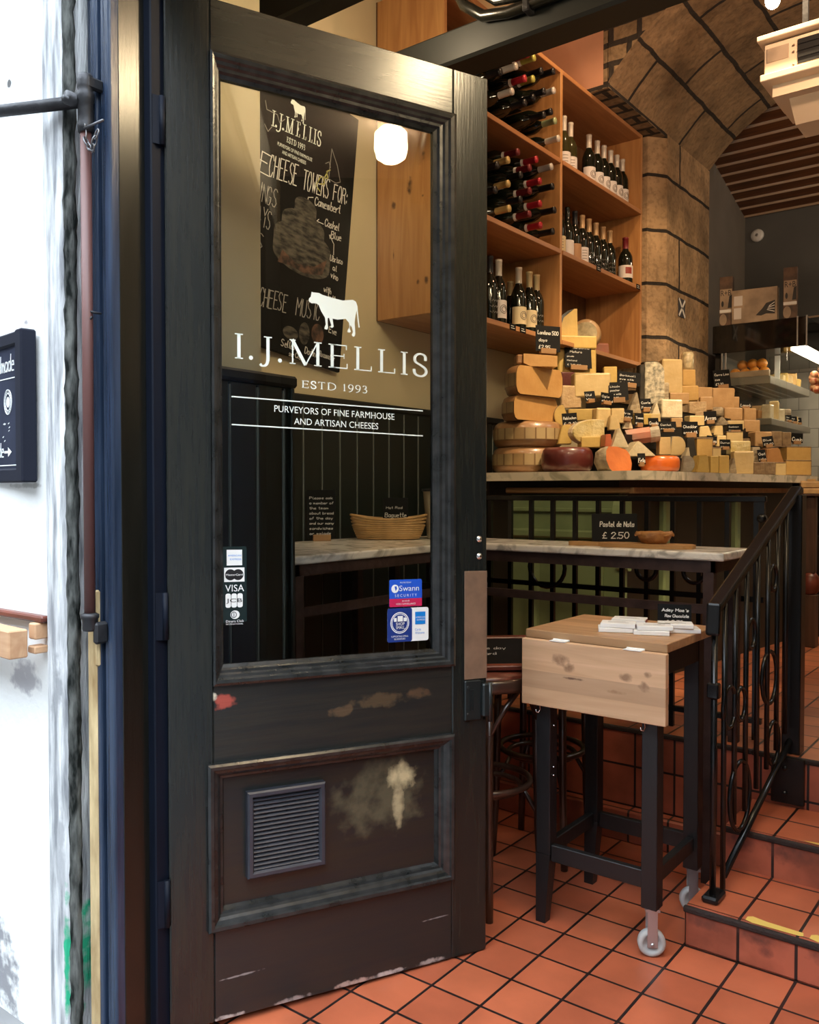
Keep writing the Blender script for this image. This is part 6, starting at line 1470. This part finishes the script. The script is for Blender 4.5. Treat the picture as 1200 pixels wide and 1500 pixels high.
for bay, L in LAY.items():
    zs = sorted({round(p[1], 3) for p in L}, reverse=True)
    cols_ = sorted({round(p[0], 2) for p in L})
    srt = sorted(range(len(L)), key=lambda i: (L[i][0], -L[i][1]))
    rk = MB()
    for n, i in enumerate(srt):
        y, z, cap = L[i]
        if cap not in protoL: protoL[cap] = b_ = bottle('wine_bottle', '', cap, 'label_w' if cap == 'red' else None, 'bottle', 0.31, 0.0375, 'plain', 'wine bottles lying in the rack')
        else: b_ = copy_tree(protoL[cap])
        same = [j for j in srt if L[j][2] == cap]
        b_['label'] = 'lying bottle with '+CAPN[cap]+' capsule, '+ORD[same.index(i)]+' of that colour from left, '+bay
        b_.location = (-1.545+random.uniform(-0.01,0.02), y, z); b_.rotation_euler = (0, R(90), 0)
        rk.b2(-1.595, y-0.022, z-0.0430, -1.42, y+0.022, z-0.0385)
    obj('bottle_rack', rk, M['acdark'], bc, label='dark metal bottle rest')
for (y, z, x) in ((1.12, LV[0]-0.012, 'first price tag on the bottom left shelf edge'), (1.215, LV[0]-0.012, 'second price tag on the bottom left shelf edge'), (2.04, LV[1]-0.012, 'price tag at the middle of the middle right shelf edge'), (2.585, LV[1]-0.012, 'price tag at the right end of the middle right shelf edge')):
    t = thing('price_tag', 'small black '+x, 'price tag', (BXF+0.0095, y, z))
    obj('card', MB().b2(-0.002,-0.026,-0.014,0.0005,0.026,0.016), M['slate'], t)
    g = MB()
    for k in range(2): g.b2(0.0006,-0.018,-0.006+k*0.010,0.0011,0.016-0.008*k,-0.0035+k*0.010)
    obj('writing', g, M['chalk'], t)
# cheeses on the bottom right shelf
z0 = LV[0]+0.0005
t = thing('cheese_wedge', 'orange wedge with grey crust at the back left of the bottom right shelf', 'cheese', (-1.42, 1.80, z0), (0,0,YAW))
obj('paste', MB().prism([(-0.055,0),(0.055,0),(0.055,0.16),(0.02,0.20),(-0.03,0.21),(-0.055,0.20)], 0.07, Mz), CH['orangebrown'], t); obj('rind', MB().prism([(-0.085,0),(-0.056,0),(-0.056,0.19),(-0.085,0.17)], 0.07, Mz), CH['stone'], t)
t = thing('cheese_wedge', 'tall yellow quarter cheese with dark speckled rind on the bottom right shelf', 'cheese', (-1.30, 1.745, z0), (0,0,YAW))
obj('paste', MB().prism([(-0.02,0),(0.075,0),(0.07,0.185),(0.055,0.185),(0.0,0.14),(-0.02,0.08)], 0.08, Mz), CH['yellow'], t)
obj('rind', MB().prism([(-0.085,0),(-0.021,0),(-0.021,0.08),(-0.001,0.14),(0.053,0.186),(0.02,0.175),(-0.05,0.12),(-0.08,0.05)], 0.078, Mz), CH['black'], t)
t = thing('round_cheese', 'round cheese with a printed label standing on edge on the bottom right shelf', 'cheese', (-1.30, 2.01, z0), (0,0,R(20)))
obj('rind', MB().lathe([(0,0),(0.075,0),(0.082,0.012),(0.082,0.06),(0.075,0.072),(0,0.072)], n=28, M=Matrix.Translation((0,0.02,0.083)) @ Matrix.Rotation(R(90),4,'X')), CH['tan'], t); obj('paper_label', disc(MB(), 0.0, 0.083, 0.064, 0.064, -0.0530), CH['label'], t)
tag(obj('cheese_block', MB().box((0,0.03,0.032),(0.10,0.08,0.064),bev=0.012,seg=2).jitter(0.002), CH['smear'], loc=(-1.30,2.19,z0), rot=(0,0,YAW)), 'dull red cheese block beside the round cheese on the bottom right shelf', 'cheese')
tag(obj('cheese_block', MB().box((0,0.03,0.045),(0.10,0.07,0.09),bev=0.006,seg=2).jitter(0.002), CH['white'], loc=(-1.335,1.672,z0), rot=(0,0,YAW)), 'pale wrapped cheese against the divider on the bottom right shelf', 'cheese')

# ================================================================ DISPLAY FRIDGE
fd = thing('display_fridge', 'black canopied refrigerated display case with glass end beyond the cheese counter', 'display case', (0, 0, 0))
FX0, FX1, FY0, FY1 = -1.13, -0.525, 3.60, 4.75
obj('canopy', MB().b2(FX0,FY0,2.245,FX1,FY1,2.435,bev=0.004), M['blackglass'], fd)
obj('canopy_trim', MB().b2(FX1-0.004,FY0-0.004,2.24,FX1+0.004,FY0+0.004,2.44).b2(FX1-0.06,FY0-0.004,2.24,FX1-0.052,FY0+0.004,2.44), M['steelgrey'], fd)
obj('light_strip', MB().b2(FX1-0.10,FY0+0.02,2.225,FX1+0.0,FY1-0.05,2.244), M['strip_on'], fd)
for x in (FX0+0.06, FX0+0.085): obj('end_frame', MB().b2(x,FY0,1.36,x+0.008,FY0+0.01,2.245), M['steelgrey'], fd)
obj('end_glass', MB().b2(FX0+0.09,FY0+0.002,1.42,FX1-0.12,FY0+0.008,2.245), M['caseglass'], fd)
obj('back_panel', MB().b2(FX0,FY0+0.06,1.36,FX0+0.04,FY1,2.245), M['shelfdark'], fd)
obj('shelf', MB().b2(FX0+0.05,FY0+0.03,2.020,-0.755,FY1-0.05,2.075,bev=0.004), M['stainless'], fd)
obj('shelf', MB().b2(FX0+0.05,FY0+0.03,1.745,-0.745,FY1-0.05,1.790,bev=0.004), M['stainless'], fd)
un = MB()
for x in (-1.0,-0.93,-0.86): un.b2(x,FY0+0.05,2.014,x+0.012,FY1-0.1,2.020)
obj('shelf_rail', un, M['steelgrey'], fd)
bs = MB(); bs.b2(FX0,3.30,0.411,-0.345,FY1,1.02); bs.b2(FX0,FY0,1.02,-0.40,FY1,1.36)
obj('base_cabinet', bs, M['blackwood'], fd)
lv_ = MB()
for k in range(7): lv_.box((-0.338,3.30+0.72,0.50+k*0.062),(0.02,1.42,0.018),(0,R(25),0))
obj('louvre', lv_, M['blackwood'], fd)
obj('deck', MB().b2(FX0+0.02,3.29,1.355,-0.32,FY1,1.385,bev=0.004), M['stainless'], fd)
dr = MB(); dr.b2(-0.345,3.30,1.06,-0.325,3.9,1.22,bev=0.003)
obj('drawer_front', dr, M['greyfront'] if 'greyfront' in M else mat('grey_drawer_front', (0.36,0.33,0.28), 0.5), fd)
obj('label_plate', MB().b2(-0.3255,3.36,1.12,-0.3235,3.42,1.17), M['white'], fd)
# fruit and packs on the case shelves
for i, (x, y, z) in enumerate(((-1.005,3.70,0),(-0.945,3.72,0),(-0.875,3.69,0),(-0.815,3.71,0),(-0.975,3.76,0.062),(-0.905,3.755,0.065),(-0.845,3.76,0.064))):
    t = thing('orange', 'whole orange, '+ORD[i]+' of the oranges on the upper shelf of the display case', 'orange', (x, y, 2.0755+z), group='oranges in the display case')
    obj('peel', MB().sphere((0,0,0.036),0.0365,16,(1,1,0.96)), M['fruit'], t); obj('stem_end', MB().cyl((0,0,0.069),(0,0,0.0725),0.004,8), M['brass'], t)
tag(obj('fruit_tray', MB().b2(-1.07,3.64,2.0755,-0.765,3.665,2.115,bev=0.003), M['carton']), 'pale low tray front before the oranges in the display case', 'tray')
tag(obj('white_card', MB().b2(-0.80,3.90,2.0755,-0.765,3.905,2.24), M['white']), 'blank white upright card on the upper case shelf', 'card')
for i, (y, h, c) in enumerate(((4.05,0.05,'pale'),(4.14,0.07,'yellow'),(4.24,0.06,'pale'),(4.34,0.09,'gold'),(4.45,0.06,'yellow'))):
    tag(obj('wrapped_sandwich', MB().box((0,0,h/2),(0.10,0.075,h),bev=0.01,seg=2).jitter(0.004), CH[c], loc=(-0.82,y,2.0755), rot=(0,0,0.2*i)), 'wrapped pale snack, '+ORD[i]+' along the upper shelf of the display case', 'snack', 'snacks along the upper case shelf')
for i, (x, y, w, h, c) in enumerate(((-0.99,3.72,0.10,0.05,'smear'),(-0.88,3.71,0.10,0.06,'orangebrown'),(-0.80,3.74,0.06,0.10,'white'),(-0.90,3.80,0.12,0.10,'wrap'),(-0.79,3.86,0.06,0.13,'pale'),(-0.80,4.02,0.07,0.09,'white'),(-0.80,4.18,0.07,0.10,'stone'),(-0.80,4.36,0.07,0.06,'pale'))):
    tag(obj('deli_pack', MB().box((0,0,h/2),(w,0.07,h),bev=0.008,seg=2).jitter(0.002), CH[c], loc=(x,y,1.7905), rot=(0,0,0.15*i-0.4)), CNAME.get(c,'pale')+' deli pack, '+ORD[i]+' on the lower shelf of the display case', 'deli pack', 'deli packs on the lower case shelf')
for i, y in enumerate((4.10, 4.25, 4.38)):
    card('price_card', 'small black price card on the lower case shelf, '+ORD[i]+' from the near end', (-0.752, y, 1.7905), 0.055, 0.045, ['Ham','£2'], yaw=R(60), tilt=R(8), group='price cards on the lower case shelf')
hm = MB()
for k in range(14): hm.sphere((random.uniform(-.05,.05), random.uniform(-.04,.04), random.uniform(-.11,.08)), random.uniform(0.03,0.05), 10)
ht = thing('salami_bag', 'red and cream bag of cured meat hanging at the open side of the display case', 'meat', (-0.545, 4.02, 2.06))
ht.scale = (0.72, 0.72, 0.72)
obj('bag', hm, mat('cured_meat', (0.62,0.40,0.20), 0.4, var=0.7, vscale=22, col2=(0.36,0.06,0.025)), ht); obj('string', MB().cyl((0,0,0.09),(0,0,0.226),0.002,6), M['chrome'], ht)
# on top of the fridge
for i, (x, w, h) in enumerate(((-1.055,0.085,0.335),(-0.640,0.085,0.335))):
    t = thing('printed_carton', 'tall narrow printed carton with black letters, '+('left' if i == 0 else 'right')+' one on top of the display case', 'carton', (x, FY0+0.06, 2.4355), (0,0,R(8)), 'cartons on the display case')
    obj('carton', MB().b2(-w/2,-0.03,0,w/2,0.03,h,bev=0.002), M['boxprint'], t)
    g = MB(); g.b2(-w/2+0.004,-0.0312,0.085,w/2-0.004,-0.0302,0.25); obj('label_panel', g, M['carton'], t)
    g = MB(); g.b2(-w/2+0.002,-0.0318,0.090,w/2-0.002,-0.0308,0.110); obj('label_band', g, M['white'], t)
    g = MB(); type_text(g, 'R+B', 0, 0.205, 0.038, w*0.78, -0.0320, 'c'); flat_poly(g, [(0.012,0.12),(w/2-0.005,0.12),(w/2-0.005,0.21),(0.022,0.20)], -0.0318); disc(g, -0.022, 0.150, 0.008, 0.020, -0.0319); obj('printed_letters', g, M['blackink'], t)
    g = MB(); disc(g, -0.018, 0.042, 0.024, 0.04, -0.0312); obj('label_print', g, M['carton'], t)
t = thing('picture_box', 'wide pale box with a black feathered shape printed on it on the display case', 'box', (-0.862, FY0+0.045, 2.4355), (0,0,R(6)))
obj('carton', MB().b2(-0.145,-0.03,0,0.145,0.03,0.225,bev=0.002), M['carton'], t)
g = MB(); flat_poly(g, [(0.01,0.045),(0.05,0.085),(0.075,0.120),(0.13,0.135),(0.13,0.045),(0.075,0.050),(0.045,0.040)], -0.0306); obj('printed_shape', g, M['blackink'], t)
g = MB()
for k in range(4): g.quadstrip([(0.082+0.004*k,0.075+0.008*k),(0.126,0.060+0.020*k)], 0.0045, y=-0.0312)
obj('printed_streaks', g, M['white'], t)
g = MB(); g.b2(-0.130,-0.0308,0.120,-0.075,-0.0302,0.185); g.b2(-0.130,-0.0308,0.030,-0.082,-0.0302,0.105); obj('printed_cubes', g, M['label_w'], t)
# stone pier flag, wall disc
t = thing('saltire_plaque', 'small blue-black plaque with a white diagonal cross on the stone pier', 'plaque', (-1.1475, 3.055, 2.415), (0,0,0))
obj('plate', MB().b2(-0.004,-0.055,0,0.003,0.055,0.115), M['stick_flag'], t)
g = MB()
for s_ in (1,-1): g.box((0.0036,0,0.0575),(0.0012,0.150,0.016),(R(46*s_),0,0))
obj('white_cross', g, M['white'], t)
t = thing('wall_disc', 'round pale smoke detector on the dark grey back wall', 'detector', (-1.235, 4.999, 3.40))
obj('body', MB().lathe([(0,0),(0.052,0),(0.050,0.014),(0.030,0.022),(0,0.024)], n=24, M=Matrix.Rotation(R(90),4,'X')), M['white'], t)
obj('lens', MB().lathe([(0,0.022),(0.012,0.024),(0,0.028)], n=12, M=Matrix.Rotation(R(90),4,'X')), M['steelgrey'], t)
# post with wooden card holder
t = thing('turned_post', 'brown wooden newel post at the end of the cheese counter', 'post', (-0.330, 2.905, 0.411))
obj('shaft', MB().b2(-0.030,-0.030,0.42,0.030,0.030,0.862,bev=0.008).b2(-0.038,-0.038,0.0,0.038,0.038,0.30,bev=0.004), M['darkpost'], t)
obj('knob', MB().lathe([(0.030,0.30),(0.046,0.32),(0.052,0.36),(0.046,0.40),(0.030,0.425),(0,0.43)], n=20), M['mahog'], t)
obj('cap_plate', MB().b2(-0.05,-0.05,0.862,0.05,0.05,0.876,bev=0.003), M['darkpost'], t)
t = thing('wooden_card_tray', 'stack of small pale wooden card trays on top of the brown post', 'tray', (-0.330, 2.905, 1.2875), (0,0,R(20)))
obj('tray', MB().b2(-0.075,-0.04,0.0,0.075,0.04,0.030,bev=0.003), M['cane'], t); obj('tray', MB().b2(-0.060,-0.035,0.034,0.060,0.035,0.068,bev=0.003), M['cane'], t)
obj('card', MB().b2(-0.095,-0.03,0.068,0.065,0.03,0.073).b2(-0.02,-0.02,0.073,0.02,0.02,0.084), M['cane'], t)

# ================================================================ AIR UNIT + LAMPS
ac = thing('air_curtain', 'cream metal air heater unit hanging under the stone arch', 'air heater', (0, 0, 0))
AX, AY, AZ = -0.115, 1.12, 2.905
obj('casing', MB().b2(AX,AY,AZ,0.85,AY+0.34,AZ+0.128,bev=0.004), M['ac'], ac)
obj('lower_lip', MB().b2(AX-0.012,AY-0.012,AZ-0.014,0.86,AY+0.35,AZ+0.012,bev=0.003), M['ac'], ac)
obj('top_flange', MB().b2(AX-0.02,AY-0.03,AZ+0.135,0.86,AY+0.35,AZ+0.155,bev=0.003), M['ac'], ac)
lo = MB(); lo.prism([(0.05,0.0),(0.36,0.0),(0.36,-0.045),(0.05,-0.045)], 0.95, Matrix(((0,0,1,AX+0.02),(1,0,0,AY),(0,1,0,AZ-0.014),(0,0,0,1))))
lo.prism([(0.10,-0.045),(0.36,-0.045),(0.36,-0.115),(0.20,-0.115)], 0.90, Matrix(((0,0,1,AX+0.07),(1,0,0,AY),(0,1,0,AZ-0.014),(0,0,0,1))))
obj('outlet_hood', lo, M['ac'], ac)
obj('grille', MB().b2(AX+0.125,AY-0.0045,AZ+0.020,0.80,AY-0.002,AZ+0.112), M['acdark'], ac)
g = MB()
for k in range(3): g.b2(AX+0.125,AY-0.0075,AZ+0.040+k*0.025,0.80,AY-0.0050,AZ+0.043+k*0.025)
obj('grille_bar', g, M['blackiron'], ac)
obj('rating_label', MB().b2(AX+0.012,AY-0.0035,AZ+0.055,AX+0.092,AY-0.002,AZ+0.108), M['carton'], ac)
g = MB()
for dz in (0.022,0.070,0.095): g.cyl((AX+0.110,AY-0.001,AZ+dz),(AX+0.110,AY-0.005,AZ+dz),0.004,8)
obj('screw', g, M['brass'], ac)
obj('hanger', MB().b2(0.0,AY+0.1,AZ+0.155,0.02,AY+0.12,3.95).b2(0.7,AY+0.1,AZ+0.155,0.72,AY+0.12,3.95), M['iron'], ac)
lp = thing('spot_lamp', 'lit round bulb glowing below the stone arch', 'lamp', (-0.16, 1.40, 3.30))
obj('bulb', MB().sphere((0,0,0.045),0.030,16,(1,1,1.1)), M['lamp_on'], lp); obj('socket', MB().cyl((0,0,0.075),(0,0,0.15),0.028,14), M['blackpaint'], lp); obj('cord', MB().cyl((0,0,0.15),(0,0,0.998),0.006,8), M['blackpaint'], lp)
for nm_l, loc_, cl_ in (('opal glass ceiling lamp of the porch, mirrored in the door glass', (1.115, -0.541, 2.805), 0.06), ('opal glass ceiling lamp of the porch nearer the middle of the doorway', (0.32, -0.47, 2.75), 0.115)):
    lp = thing('opal_lamp', nm_l, 'lamp', loc_)
    obj('shade', MB().lathe([(0,0.0),(0.040,0.004),(0.066,0.022),(0.076,0.06),(0.074,0.13),(0.05,0.155),(0,0.16)], n=24), M['lamp_bright' if loc_[0] < 0.5 else 'lamp_shade'], lp); obj('cord', MB().cyl((0,0,0.158),(0,0,0.12+cl_),0.012,8), M['blackpaint'], lp)
lp = thing('wall_spot', 'pale cup lamp near the ceiling above the open door', 'lamp', (-1.0, -0.10, 3.02))
obj('shade', MB().lathe([(0.0,0.0),(0.045,0.004),(0.060,0.03),(0.062,0.10),(0.03,0.13),(0,0.13)], n=24), M['ac'], lp); obj('stem', MB().cyl((0,0,0.13),(0,0,1.28),0.007,8), M['blackpaint'], lp)
